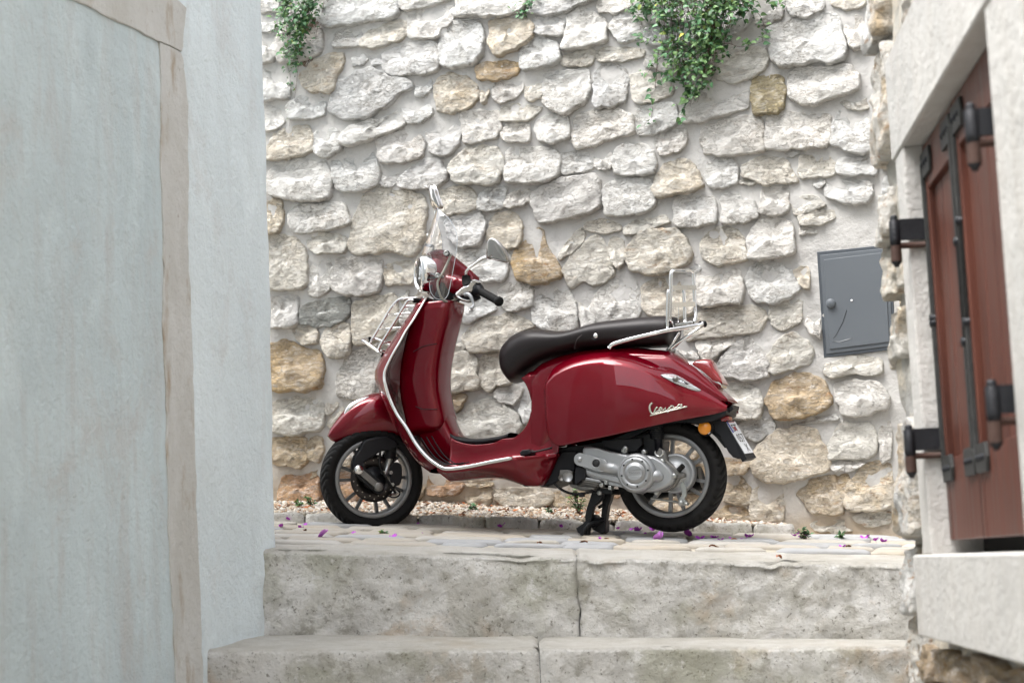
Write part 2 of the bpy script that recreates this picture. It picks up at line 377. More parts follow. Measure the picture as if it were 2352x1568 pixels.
def glass(name, tint, a, rough=0.02):
    """thin clear sheet: mostly see-through with a mirror-like sheen"""
    m, nt, b = newmat(name); nt.nodes.remove(b)
    tr = nt.nodes.new('ShaderNodeBsdfTransparent'); tr.inputs[0].default_value = (*tint, 1)
    gl = nt.nodes.new('ShaderNodeBsdfGlossy'); gl.inputs['Roughness'].default_value = rough; gl.inputs[0].default_value = (1, 1, 1, 1)
    fr = nt.nodes.new('ShaderNodeFresnel'); fr.inputs[0].default_value = 1.5
    mr = nt.nodes.new('ShaderNodeMath'); mr.operation = 'MULTIPLY_ADD'; mr.inputs[1].default_value = 1.0; mr.inputs[2].default_value = a
    mx = nt.nodes.new('ShaderNodeMixShader'); nt.links.new(fr.outputs[0], mr.inputs[0]); nt.links.new(mr.outputs[0], mx.inputs[0])
    nt.links.new(tr.outputs[0], mx.inputs[1]); nt.links.new(gl.outputs[0], mx.inputs[2]); nt.links.new(mx.outputs[0], nt.nodes['Material Output'].inputs[0])
    return m
M_glass = glass('clear_screen', (0.93, 0.93, 0.95), 0.06)
M_lens = glass('headlamp_glass', (0.95, 0.96, 0.97), 0.05)
M_screen_edge = simple('polished_screen_edge', (0.55, 0.58, 0.62), 0.2, 0, coat=0.5)
def leafmat(name, a, b):
    k = NB(name); oi = k.nt.nodes.new('ShaderNodeObjectInfo')
    n = k.noise(9, 3); c = k.mix(k.ramp(n, 0.35, 0.65), a, b)
    k.b.inputs['Transmission Weight'].default_value = 0.0
    k.b.inputs['Subsurface Weight'].default_value = 0.0
    return k.done(c, 0.5, None, 0.4)
M_leaf = [leafmat('green_leaf', (0.070, 0.155, 0.045), (0.12, 0.22, 0.065)), leafmat('dark_green_leaf', (0.030, 0.085, 0.030), (0.05, 0.125, 0.045)),
          leafmat('bluish_green_leaf', (0.065, 0.17, 0.075), (0.09, 0.23, 0.095)), leafmat('yellow_green_leaf', (0.17, 0.24, 0.05), (0.22, 0.28, 0.06)),
          leafmat('yellow_leaf', (0.55, 0.48, 0.05), (0.62, 0.52, 0.08))]
M_stem = simple('reddish_brown_stem', (0.10, 0.045, 0.030), 0.8)
M_stemdry = simple('dry_grey_stem', (0.20, 0.14, 0.10), 0.85)
M_petal = simple('magenta_petal', (0.42, 0.055, 0.50), 0.6, 0, var=0.25, vscale=60)
M_petal2 = simple('pale_magenta_petal', (0.62, 0.22, 0.72), 0.6, 0, var=0.2, vscale=60)
M_dead = simple('dry_brown_leaf', (0.20, 0.085, 0.035), 0.8, 0, var=0.4, vscale=40)
M_orange = simple('orange_dry_leaf', (0.50, 0.16, 0.05), 0.75)
# ================================================================== the place
def zg(X, Y): return -0.599 - 0.06 * X + 0.1 * Y          # the sloping street surface
def gpt(x, y):
    d = ray(x, y); t = -0.599 / (d.z + 0.06 * d.x - 0.1 * d.y); return d * t
TH = R(19.5)
C0 = Vector((0.045, 7.43, 0))
aW = Vector((math.cos(TH), -math.sin(TH), 0)); nW = Vector((-math.sin(TH), -math.cos(TH), 0))
W0 = C0 - nW * 0.66
def wuz(x, y):
    p = hit(x, y, W0, nW); return ((p - W0).dot(aW), p.z)

# ------------------------------------------------------------------ stones of the back wall, measured one by one
# tone: w white, g grey, c cream, o ochre stained, b brown, t tan, R reddish, k dark grey slate
TONE = {'w': ((0.79, 0.78, 0.75), 0.18), 'g': ((0.73, 0.72, 0.70), 0.16), 'c': ((0.765, 0.73, 0.655), 0.30), 'o': ((0.72, 0.66, 0.56), 0.8),
        'b': ((0.54, 0.43, 0.30), 1.1), 't': ((0.60, 0.50, 0.37), 0.7), 'R': ((0.50, 0.30, 0.17), 0.6), 'k': ((0.30, 0.30, 0.275), 0.15),
        'y': ((0.47, 0.40, 0.25), 0.2)}
ST = '''A w 70,-60 215,-60 225,60 215,118 70,118
A w 70,155 215,160 225,270 70,300
A w 75,360 160,330 215,400 205,500 160,575 80,590
A g 235,300 330,270 450,300 600,270 625,370 610,480 500,545 380,580 250,590 225,450
A w 75,630 240,620 300,700 325,800 320,895 200,918 78,940
A w 590,150 640,60 720,-40 1290,-60 1330,80 1340,150 1280,195 1050,212 850,248 700,262 630,220
A w 740,330 850,290 975,300 985,400 960,430 780,455 745,445
A c 985,390 1060,300 1200,260 1330,200 1385,240 1405,330 1350,385 1230,410 1110,455 1000,440
A w 1340,-60 1810,-60 1820,8 1560,76 1400,112 1345,86
A w 1415,160 1520,110 1700,70 1820,80 1830,170 1760,260 1720,270 1700,355 1480,372 1430,340 1420,250
A w 1870,-60 2480,-60 2500,60 2430,118 2240,170 2050,160 1865,165 1880,40
A w 1730,290 1770,210 2040,205 2080,250 2105,350 2090,500 2040,600 1860,622 1740,632 1720,450
A o 420,720 520,620 640,540 800,500 830,620 740,720 755,810 690,875 620,830 560,855 455,800
A w 885,510 960,475 1045,550 990,600 915,600
A g 1060,520 1160,495 1185,560 1170,600 1090,600
A g 1185,500 1300,460 1450,410 1640,400 1700,470 1710,590 1680,670 1540,702 1330,698 1210,680 1185,600
A g 770,760 860,740 940,670 1100,640 1180,720 1430,740 1440,835 1330,875 1250,955 1080,1065 980,1095 860,1105 720,1040 700,960
A w 1470,780 1540,740 1620,760 1610,850 1560,890 1490,880
A o 1660,820 1700,720 1800,690 1950,720 2030,800 2060,920 1960,1000 1800,1048 1710,1010 1685,930
A b 2050,640 2120,580 2330,570 2440,600 2410,690 2250,745 2060,752
A w 1360,1000 1480,920 1560,940 1620,1020 1628,1070 1530,1135 1440,1150 1400,1090
A w 340,940 460,900 620,900 650,960 640,1060 500,1098 340,1100 310,1020
A w 80,1010 150,990 230,1040 268,1120 228,1185 95,1205
A c 120,1430 180,1260 320,1170 480,1160 530,1240 548,1395 420,1435 210,1475 125,1470
A w 560,1230 640,1200 750,1200 800,1270 790,1380 720,1440 600,1440 560,1330
A w 820,1250 900,1160 1200,1090 1320,1020 1380,1080 1376,1175 1180,1245 1010,1318 890,1350 820,1325
A g 1140,1300 1220,1260 1400,1190 1520,1180 1550,1340 1555,1448 1420,1488 1200,1512 1150,1430
A g 1580,1210 1680,1150 1780,1150 1885,1200 1875,1345 1800,1405 1710,1435 1620,1395 1600,1300
A w 1895,1040 2050,1030 2240,1040 2250,1200 2220,1275 2020,1308 1940,1322 1910,1200
A o 2085,860 2120,810 2150,870 2140,940 2100,950
B g 0,760 100,710 190,720 220,820 170,905 30,955 -30,925 -50,830
B g 290,-60 930,-60 930,8 860,20 640,98 500,138 420,152 290,130 275,60
B w 940,20 1000,-40 1190,-60 1200,88 1050,128 950,122 920,80
B o -70,220 0,190 270,190 320,260 300,340 220,438 110,475 40,525 -30,512 -70,400
B g 325,180 440,168 590,200 600,318 560,342 400,332 330,308 320,230
B w 595,440 640,290 645,150 740,90 870,130 970,190 1000,290 980,400 850,428 690,472 605,462
B w 1025,250 1080,160 1200,130 1290,200 1325,305 1270,368 1120,398 1050,340
B w 205,490 260,390 400,350 500,400 560,480 570,575 480,618 330,636 240,645 210,570
B c 585,530 700,500 820,470 862,490 848,590 760,612 600,608
B c 890,480 1000,450 1200,450 1320,470 1320,540 1140,568 940,582 900,540
B c 250,680 390,670 405,760 390,900 300,938 260,900 240,780
B w 420,700 600,660 820,660 840,770 820,930 720,1000 650,1040 520,1035 430,980 415,840
B g 885,700 940,620 1060,600 1175,660 1176,800 1158,935 1060,988 920,996 885,950
B c 1210,720 1350,680 1500,700 1590,830 1580,885 1430,935 1270,968 1230,880
B c 20,1020 100,960 378,990 368,1030 290,1108 130,1118 20,1118
B w 32,1230 100,1150 258,1160 298,1230 278,1308 140,1318 60,1290
B w 342,1130 450,1080 620,1080 648,1140 638,1288 520,1308 400,1308 345,1210
B w 682,1200 700,1100 860,1040 1060,1030 1208,1060 1228,1180 1248,1235 1100,1265 900,1335 740,1375 695,1300
B w 1272,1020 1400,980 1620,970 1640,1100 1615,1175 1440,1225 1300,1256 1272,1200 1262,1100
B w 1660,1080 1740,960 1800,890 1980,850 2270,800 2290,900 2285,1005 2080,1058 1860,1128 1730,1138
B g 1458,1260 1520,1220 1700,1200 1718,1300 1698,1376 1520,1436 1472,1398 1452,1330
B w 1870,1190 2050,1130 2240,1085 2400,1095 2425,1200 2425,1385 2280,1416 2050,1436 1900,1416 1862,1320
B g 1330,60 1500,20 1650,60 1680,200 1500,255 1350,200
B g 1345,280 1500,275 1700,270 1820,330 1780,410 1500,440 1345,410
B g 1355,500 1600,480 1790,510 1830,620 1700,690 1500,660 1355,620
B g 1700,30 1890,0 1980,60 1900,225 1720,215
C g 520,250 560,120 780,60 935,90 945,170 870,280 740,336 505,356
C c 462,500 570,430 598,510 590,610 482,635
C c 610,640 625,540 800,480 970,450 1075,480 1092,580 1030,665 900,745 780,765 620,735
C g 980,60 1010,40 1220,90 1212,178 1060,236 1000,228 972,140
C w 1280,-60 1560,-60 1605,40 1588,108 1400,172 1320,158 1282,80
C c 1685,-60 1955,-60 1955,58 1900,88 1780,92 1700,68 1672,20
C w 1110,270 1300,220 1500,140 1700,130 1760,250 1788,420 1818,525 1750,568 1640,596 1560,568 1380,596 1200,632 1132,560 1112,400
C w 1805,180 1940,150 1990,300 1980,440 1860,452 1825,350
C y 960,740 1060,712 1232,716 1238,900 1228,1005 1150,1038 980,1052 952,960 950,830
C w 1275,700 1400,640 1820,620 1900,680 1925,820 1800,878 1650,898 1560,966 1440,966 1320,926 1282,820
C c 1755,950 1850,890 1970,900 2000,1008 1920,1018 1800,978
C w 1092,1080 1250,1040 1640,1060 1650,1190 1638,1356 1460,1362 1240,1380 1100,1366 1084,1280
C w 1742,1040 1850,1030 1990,1060 2030,1180 2068,1370 1960,1440 1850,1396 1690,1336 1705,1150
C w 1255,1405 1300,1392 1358,1402 1350,1428 1290,1443
D w 125,230 220,130 400,100 640,110 690,180 715,330 688,458 500,472 360,468 160,428 140,330
D w 732,110 800,50 1000,20 1090,60 1130,180 1138,338 1020,376 860,387 770,366 740,230
D g 1148,220 1200,160 1308,180 1308,260 1288,338 1180,338 1148,300
D g 1322,290 1460,170 1560,100 1700,100 1768,200 1758,290 1650,356 1500,368 1350,356
D c 1812,170 1850,80 1980,0 2120,-30 2250,10 2288,120 2268,250 2200,318 2000,312 1840,308
D o 97,560 130,480 200,460 250,500 258,620 243,758 160,778 97,768
D w 337,590 420,510 640,520 800,490 858,570 890,680 820,716 720,728 620,738 500,768 380,762 335,680
D c 482,820 600,770 760,780 848,810 848,900 818,956 700,948 590,968 530,920
D c 882,870 930,620 1000,440 1150,375 1400,375 1556,440 1576,600 1556,780 1528,900 1440,985 1280,928 1120,948 960,958 900,930
D c 1675,400 1850,345 2000,372 2056,450 2046,528 1850,588 1740,598 1695,520
D w 2082,420 2180,342 2298,362 2298,420 2278,538 2180,556 2080,546 2072,480
D g 1755,650 1900,605 2106,596 2116,700 2086,848 1980,888 1880,888 1800,800
D o 2155,760 2200,618 2330,575 2416,620 2450,720 2440,848 2404,896 2280,892 2165,830
D c 97,830 200,785 400,830 458,900 486,1050 486,1238 438,1276 300,1276 110,1286 97,1000
D w 502,1200 540,1050 640,1000 698,1020 698,1150 688,1298 580,1346 502,1328
D g 722,1100 780,1010 1000,990 1158,1010 1176,1120 1156,1288 1000,1328 860,1332 770,1298 722,1200
D c 1202,1080 1320,1040 1460,1040 1480,1150 1450,1236 1330,1218 1230,1236 1202,1180
D w 1862,960 1950,930 2296,924 2336,1000 2316,1178 2260,1212 2100,1196 1900,1186 1852,1080
D c 1322,1315 1420,1294 1556,1284 1596,1340 1536,1398 1380,1416 1322,1380
E w 72,10 330,-18 536,20 556,130 536,248 420,308 290,318 230,298 160,318 80,298 72,150
E w 572,80 640,42 796,32 856,120 856,178 740,208 602,222 577,150
E w 882,60 930,12 1008,22 1036,120 1026,178 940,178 882,150
E w 1052,110 1120,-15 1280,-45 1398,12 1436,120 1416,218 1300,238 1180,242 1082,200
E o 1432,390 1450,250 1540,135 1700,95 1796,160 1848,260 1886,338 1820,378 1640,408 1480,448
E w 1898,260 1920,122 2000,92 2156,112 2196,170 2186,298 2100,346 1930,348
E w 52,510 110,422 220,372 296,392 302,468 190,518 110,536
E g 318,420 480,312 620,272 860,232 908,280 928,420 932,528 820,596 560,648 380,680 342,600 322,500
E w 972,360 1100,282 1378,282 1418,380 1416,538 1280,598 1150,608 1000,608 972,520
E w 1622,470 1700,422 1928,442 1992,500 1996,678 1850,698 1680,722 1632,688 1627,580
E w 2032,480 2100,412 2240,442 2328,500 2366,620 2290,658 2120,678 2062,668 2062,560
E c 792,680 940,642 1106,692 1106,738 1000,768 900,752 792,728
E c 1162,710 1250,652 1400,642 1516,604 1566,678 1480,698 1320,748 1220,792 1172,778
E b 152,950 270,805 360,705 408,762 438,900 518,1000 572,1120 548,1188 440,1228 330,1228 182,1178 142,1050
E c 562,980 622,862 738,722 788,772 758,858 640,966 582,1018
E c 602,1110 700,980 800,852 900,795 978,880 1008,1000 1046,1130 1000,1198 900,1236 780,1198 682,1276 622,1190
E c 1002,830 1080,802 1138,852 1148,950 1138,1048 1090,1082 1042,1020
E o 1182,930 1262,795 1440,736 1640,740 1736,842 1786,950 1740,1046 1600,1106 1380,1150 1240,1106 1182,1020
E c 1852,900 1930,785 2040,715 2178,735 2238,832 2276,1000 2200,1038 2030,1048 1920,1018
E w 1692,1080 1760,1042 1848,1072 1846,1110 1790,1156 1702,1118
E w 22,1290 90,1222 278,1232 316,1300 306,1418 230,1466 160,1486 62,1438 22,1360
E w 325,1450 372,1322 470,1294 620,1294 696,1370 726,1500 716,1636 560,1676 400,1636 332,1560
E w 735,1280 830,1265 848,1350 858,1480 905,1560 860,1676 802,1640 762,1500
E w 865,1400 930,1290 1100,1184 1256,1174 1286,1320 1300,1490 1216,1596 1000,1636 890,1556
E c 1325,1280 1440,1194 1640,1204 1786,1260 1796,1400 1776,1516 1600,1528 1420,1536 1342,1450
E w 1815,1200 1900,1115 2090,1075 2216,1134 2246,1280 2216,1406 2080,1416 1862,1446 1832,1350
F c 852,160 950,102 1080,72 1238,92 1306,180 1346,298 1200,308 1060,318 1000,268 872,262
F c 847,295 900,280 958,308 918,324 852,315
F c 1372,180 1402,52 1598,52 1696,130 1696,238 1560,248 1400,262
F w 1727,190 1782,92 1998,84 2086,112 2076,248 1920,232 1800,238 1742,218
F w 1512,290 1598,272 1608,320 1560,333 1522,328
F w 1622,350 1662,284 1880,284 2016,312 2036,400 1996,486 1890,502 1760,476 1642,436
F w 1012,590 1042,470 1044,362 1160,352 1256,342 1266,460 1276,578 1180,588
F c 1302,480 1400,442 1558,452 1606,520 1500,548 1360,588 1322,540
F c 1367,620 1500,582 1686,564 1686,638 1560,686 1400,698
F w 1392,730 1430,712 1536,758 1400,782
F w 932,800 1002,662 1140,622 1298,682 1336,790 1326,958 1200,986 1020,1016 932,996 922,900
F w 902,1200 962,1062 1200,1062 1326,1152 1386,1280 1296,1356 1120,1396 982,1396 922,1310
F o 1332,1130 1390,1072 1468,1100 1478,1276 1430,1258 1382,1200
G c 352,150 480,5 640,-45 1000,-56 1066,20 1046,118 1000,176 720,206 480,236 362,266
G c 1112,60 1132,-60 1200,-108 1378,-108 1398,20 1376,98 1260,162 1132,118
G w 1452,100 1482,-28 1558,-18 1578,236 1500,188
G w 432,290 560,242 738,232 766,270 640,376 560,430 492,390
G w 240,335 320,295 430,385 450,430 340,400
G g 622,520 702,402 800,282 900,244 1016,330 1076,450 1096,588 1000,606 860,606 702,578 632,568
G c 1082,490 1102,382 1240,234 1340,184 1476,330 1496,448 1370,496 1200,550 1112,538
G c 1612,575 1642,472 1900,405 2116,424 2146,555 2000,590 1850,555 1700,603
G c 655,770 702,645 900,645 1016,740 1036,900 978,956 830,986 695,926
G b 1082,800 1142,655 1300,575 1480,565 1626,660 1686,830 1620,876 1500,946 1320,966 1182,976 1112,890
G w 1712,680 1850,622 2078,642 2196,760 2168,888 2040,916 1880,946 1780,926 1742,830
G w 805,1060 905,992 1100,982 1156,1040 1128,1108 980,1156 880,1136 832,1120
G w 1282,1030 1360,1002 1560,965 1698,936 1736,988 1560,1006 1400,1026 1302,1042
G o 955,1300 1050,1185 1200,1085 1400,1045 1518,1094 1616,1250 1646,1446 1480,1496 1250,1556 1082,1556 965,1480
G c 1652,1290 1682,1150 1752,1034 1980,1024 2066,1062 2076,1316 1900,1326 1672,1346
G w 2114,1100 2152,1004 2218,994 2228,1326 2132,1366
G g 1662,1400 1760,1362 1976,1382 1860,1436 1702,1462
M b 240,620 515,625 518,700 440,766 330,786 300,700
M t 300,825 420,825 498,900 536,1056 420,1086 270,1056 260,940
M t 185,1180 300,1112 478,1132 526,1200 516,1256 300,1240 165,1230
M o 565,960 640,905 800,905 866,962 876,1160 856,1256 702,1266 545,1246 550,1080
M t 1034,980 1182,834 1360,794 1536,794 1556,880 1496,1000 1486,1186 1340,1196 1202,1176 1112,1080
M o 1534,1060 1562,862 1700,704 1860,664 2006,684 2016,1100 1860,1156 1642,1146 1542,1130
M o 1622,1220 1760,1174 1986,1164 1986,1286 1780,1306 1652,1276
M c 1174,1290 1290,1244 1478,1254 1488,1320 1590,1358 1440,1376 1250,1366
M c 815,1310 940,1284 1080,1254 1146,1300 1000,1336 850,1328
H g 140,160 500,142 618,162 636,400 596,600 480,636 262,636 204,540 150,500
H k 662,380 782,272 1000,234 1230,174 1398,194 1466,290 1406,430 1300,540 1100,606 902,606 702,576 682,480
H c 544,680 640,644 880,634 918,760 926,860 830,892 740,886 644,840
H c 1024,760 1054,644 1396,564 1436,700 1436,960 1368,1076 1240,1116 1152,1086 1064,980 1014,880
H o 1484,360 1544,234 1740,164 2096,114 2176,230 2196,500 2096,696 1750,876 1562,876 1514,780 1494,560
H b 180,900 300,872 420,834 520,864 640,964 900,1004 996,1050 1036,1250 996,1556 800,1616 400,1616 180,1596
H w 1284,1300 1364,1154 1480,1014 1700,954 1946,1084 1956,1200 1846,1446 1826,1696 1500,1746 1274,1696 1254,1450
H c 1904,950 2060,904 2096,960 2000,1056 1904,1016
H c 2184,100 2340,54 2356,196 2204,150
H w 2204,304 2346,304 2346,596 2234,556
I c 150,180 300,122 578,122 666,160 676,300 656,456 520,456 400,486 260,476 150,456
I c 712,200 770,94 816,130 796,220 742,256
I t 160,540 300,514 498,532 516,640 506,776 430,826 300,796 160,776
I t 532,600 562,544 668,544 686,640 638,766 562,756 532,700
I c 722,380 762,284 868,204 900,300 762,416
I t 542,850 608,832 608,916 562,926
I R 232,1020 272,924 560,914 636,944 646,1196 400,1196 242,1186
I R 700,900 1046,862 1076,1176 722,1196
I t 702,700 946,702 956,826 722,836
K c 274,130 420,114 600,64 756,84 846,180 836,380 886,460 826,606 620,636 382,636 314,540 272,350
K c 894,120 1196,34 1400,64 1400,400 1346,516 1150,556 1106,616 1020,636 932,540 892,400
K b 352,690 500,674 656,722 636,800 558,896 500,964 432,900 382,820
K w 1104,680 1184,604 1350,554 1536,604 1496,740 1400,836 1250,796 1132,740
K c 474,1050 640,954 760,854 1000,784 1200,834 1446,984 1556,1200 1446,1326 1100,1406 802,1406 562,1230
K w 1534,800 1584,704 1676,764 1676,1100 1600,1146 1532,1000
J w 564,240 900,184 1116,300 1126,370 990,426 780,516 602,536 514,500
J c 644,760 762,644 1000,524 1250,434 1450,454 1796,620 1500,696 1376,860 1276,956 1000,996 862,1016 772,1000 704,900
J c 384,900 484,804 590,784 636,870 636,956 440,1016 344,1016
L R 324,240 450,294 560,344 686,344 656,440 420,476 324,460
L t 704,344 956,334 966,376 800,376 702,370
L t 704,430 840,414 956,414 946,540 880,576 750,556 702,500
L o 1014,400 1250,404 1556,404 1606,480 1576,556 1440,596 1220,586 1024,530
L t 1624,440 1800,424 1986,470 1986,636 1750,616 1644,580
L R 2234,432 2306,432 2298,478 2224,488
L c 2024,560 2160,524 2276,560 2296,636 2054,636
L t 184,400 296,204 306,320 256,476 184,516
S t 2640,1740 2780,1740 2800,1830 2660,1840
S t 2700,1850 2850,1860 2850,1960 2710,1960
S t 2590,1950 2700,1980 2820,1980 2780,2080 2600,2060'''

def resample(pts, n):
    m = len(pts); L = [0.0]
    for i in range(m): L.append(L[-1] + math.dist(pts[i], pts[(i + 1) % m]))
    out = []; j = 0
    for k in range(n):
        t = L[-1] * k / n
        while L[j + 1] < t: j += 1
        f = (t - L[j]) / max(1e-9, L[j + 1] - L[j]); a = pts[j % m]; b = pts[(j + 1) % m]
        out.append((a[0] + (b[0] - a[0]) * f, a[1] + (b[1] - a[1]) * f))
    return out
def chaikin(pts, k=1):
    for _ in range(k):
        o = []
        for i in range(len(pts)):
            a = pts[i]; b = pts[(i + 1) % len(pts)]
            o.append((a[0] * .86 + b[0] * .14, a[1] * .86 + b[1] * .14)); o.append((a[0] * .14 + b[0] * .86, a[1] * .14 + b[1] * .86))
        pts = o
    return pts
def area(p): return abs(sum(p[i - 1][0] * p[i][1] - p[i][0] * p[i - 1][1] for i in range(len(p)))) / 2
def fbm(v, o=4): return noise.fractal(v, 1.0, 2.1, o)
def stone_mesh(pts, H, seed, N=52, rough=1.0, rings=None, edge=0.006, base=-0.03, grow=0.0):
    """pts: outline (u, v); returns verts as (u, v, height) and faces"""
    c0 = (sum(p[0] for p in pts) / len(pts), sum(p[1] for p in pts) / len(pts))
    pts = [(x + (x - c0[0]) / (math.dist((x, y), c0) or 1) * grow, y + (y - c0[1]) / (math.dist((x, y), c0) or 1) * grow) for x, y in pts]
    pts = resample(chaikin(pts, 1), N)
    cx = sum(p[0] for p in pts) / N; cy = sum(p[1] for p in pts) / N
    sz = math.sqrt(area(pts))
    rings = rings or [(1.0, None), (1.0, 0.25), (0.985, 0.62), (0.955, 0.86), (0.90, 0.97), (0.82, 1.0), (0.73, 1.0), (0.63, 1.0), (0.53, 1.0), (0.42, 1.0), (0.31, 1.0), (0.2, 1.0), (0.1, 1.0)]
    tx = random.uniform(-0.25, 0.25) * H; ty = random.uniform(-1.3, -0.45) * H
    off = Vector((seed * 3.17, seed * 1.31, seed * 0.77)); V = []
    for (sc, hf) in rings:
        for i, (x, y) in enumerate(pts):
            e = edge * (fbm(Vector((x * 20, y * 20, 0)) + off, 4)) * sc ** 2.5
            dx, dy = x - cx, y - cy; d = math.hypot(dx, dy) or 1
            X = cx + dx * sc + dx / d * e; Y = cy + dy * sc + dy / d * e
            if hf is None: h = base
            else:
                q = Vector((X, Y, 0))
                f = fbm(q * 10 + off, 5) * 0.6 + (0.35 - abs(noise.noise(q * 17 + off * 2))) * 0.9
                s1 = (noise.noise(q * 6 + off * 3) + 1) * 2.5; s0 = math.floor(s1); fr_ = s1 - s0; st = (s0 + min(1, max(0, (fr_ - .35) / .3))) / 2.5 - 1     # cleft faces: a few flat levels
                h = H * hf + rough * hf * (0.011 * f + 0.008 * st) + hf * (tx * dx + ty * dy) / max(sz, 0.05)
                h = max(h, 0.0 if hf < 1 else 0.014)
            V.append((X, Y, h))
    V.append((cx, cy, V[-1][2])); c = len(V) - 1
    F = []
    for r_ in range(len(rings) - 1):
        for i in range(N):
            a = r_ * N + i; b = r_ * N + (i + 1) % N
            F.append((a, b, b + N, a + N))
    k = (len(rings) - 1) * N
    for i in range(N): F.append((k + i, k + (i + 1) % N, c))
    return V, F
def ccw(p):
    s = sum(p[i - 1][0] * p[i][1] - p[i][0] * p[i - 1][1] for i in range(len(p)))
    return p if s > 0 else p[::-1]
def inside(x, y, p):
    r_ = False; j = len(p) - 1
    for i in range(len(p)):
        if (p[i][1] > y) != (p[j][1] > y) and x < (p[j][0] - p[i][0]) * (y - p[i][1]) / (p[j][1] - p[i][1]) + p[i][0]: r_ = not r_
        j = i
    return r_

wall = thing('rubble_wall', 'tall white limestone rubble wall with thick pale mortar behind the scooter', 'wall', (W0.x, W0.y, 0), -TH)
polys = []
for line in ST.split('\n'):
    f = line.split(); tl = f[0]; tone = f[1]
    pp = [wuz(*vpx(tl, *map(float, q.split(',')))) for q in f[2:]]
    polys.append((ccw(pp), tone))
# cells outside the frame or hidden behind the scooter: same masonry, laid wherever no measured stone sits
def free(p):
    for q, _ in polys:
        xs = [a[0] for a in q]; ys = [a[1] for a in q]
        if max(a[0] for a in p) < min(xs) or min(a[0] for a in p) > max(xs) or max(a[1] for a in p) < min(ys) or min(a[1] for a in p) > max(ys): continue
        for (x, y) in p:
            if inside(x, y, q): return False
        for (x, y) in q:
            if inside(x, y, p): return False
    return True
rs = random.Random(5)
z_ = 0.10; fill = []
while z_ < 3.0:
    h = rs.uniform(0.13, 0.19); u = -3.2 + rs.uniform(0, .2)
    while u < 3.0:
        wd = rs.uniform(0.14, 0.28); g = 0.012
        j = lambda: rs.uniform(-0.018, 0.018)
        p = [(u + g + j(), z_ + g + j()), (u + wd / 2, z_ + g + j()), (u + wd - g + j(), z_ + g + j()), (u + wd - g + j(), z_ + h - g + j()), (u + wd / 2, z_ + h - g * .6), (u + g + j(), z_ + h - g + j())]
        # inside the measured area only where the scooter hides the wall
        um = u + wd / 2; zm = z_ + h / 2
        P3 = W0 + aW * um + Vector((0, 0, zm)); dd = P3.dot(cF); px = CX + FPX * P3.dot(cR) / dd; py = CY - FPX * P3.dot(cU) / dd
        seen = 600 < px < 2060 and -20 < py < 1230
        hidden = (1235 < px < 1680 and 820 < py < 1060) or (870 < px < 1040 and 700 < py < 1080) or (1180 < px < 1560 and 740 < py < 860)
        if (not seen or hidden) and free(p): polys.append((p, rs.choice('wwgcco'))); fill.append(1)
        u += wd
    z_ += h
RG = [(1.0, None), (1.0, 0.55), (0.992, 0.86), (0.97, 0.97), (0.93, 1.0), (0.87, 1.0), (0.80, 1.0), (0.72, 1.0), (0.64, 1.0), (0.55, 1.0), (0.46, 1.0), (0.36, 1.0), (0.26, 1.0), (0.16, 1.0), (.07, 1.0)]
for i, (pp, tone) in enumerate(polys):
    sz = math.sqrt(area(pp)); H = min(0.046, 0.021 + sz * 0.10) * random.uniform(0.75, 1.15)
    cxz = sum(p[1] for p in pp) / len(pp)
    if tone in 'c' and sz < .12: H *= .8
    V, F = stone_mesh(pp, H, i + 1, 76, 1.0, RG, .012, -.03, 0.012)
    cu = sum(v[0] for v in V) / len(V); cz = sum(v[1] for v in V) / len(V)
    o = mk('stone', [(v[0] - cu, -v[2], v[1] - cz) for v in V], F, M_stone, wall)
    o.location = (cu, 0, cz)
    (r_, g_, b_), al = TONE[tone]; q = random.uniform(0.93, 1.04); wm = random.uniform(-0.015, 0.02)
    o.color = (r_ * q + wm, g_ * q, b_ * q - wm, min(1, al * random.uniform(0.5, 1.2)))
# mortar: one uneven sheet, hollowed a little between the stones
nu, nz = 230, 170; V = []
for i in range(nu):
    u = -3.4 + 6.6 * i / (nu - 1)
    for j in range(nz):
        z = -0.25 + 3.45 * j / (nz - 1)
        d = 0.010 * fbm(Vector((u * 2.2, z * 2.2, 3)), 4) + 0.006 * fbm(Vector((u * 9, z * 9, 8)), 3)
        V.append((u, -d - .016, z))
mk('mortar', V, [f[::-1] for f in grid_faces(nu, nz)], M_mortar, wall)
V, F = box_geo((0, 0.30, 1.4), Vector((3.4, 0, 0)), Vector((0, 0.26, 0)), Vector((0, 0, 1.78)))
mk('wall_core', V, F, M_mortar, wall, False)

# ------------------------------------------------------------------ street
def sheet(name, X0, X1, Y0, Y1, n1, n2, zf, mat, amp=0.0):
    V = []
    for i in range(n1):
        for j in range(n2):
            X = X0 + (X1 - X0) * i / (n1 - 1); Y = Y0 + (Y1 - Y0) * j / (n2 - 1)
            V.append((X, Y, zf(X, Y) + amp * fbm(Vector((X * 4, Y * 4, 0)), 4)))
    return mk(name, V, grid_faces(n1, n2), mat)
street = sheet('street', -9, 9, 6.55, 10.5, 240, 60, lambda X, Y: zg(X, Y) - 0.008, M_ground, 0.005); street['kind'] = 'structure'
EL = gpt(610, 1262); ER = gpt(2062, 1293)
def edgeY(X): return EL.y + (ER.y - EL.y) * (X - EL.x) / (ER.x - EL.x)
# kerb line
KL = Vector((-1.6, 7.86, 0)); KR = Vector((1.16, 7.60, 0))
def kerbY(X): return KL.y + (KR.y - KL.y) * (X - KL.x) / (KR.x - KL.x)
def wallY(X):   # wall face as a function of X
    t = (X - W0.x) / aW.x; return W0.y + t * aW.y
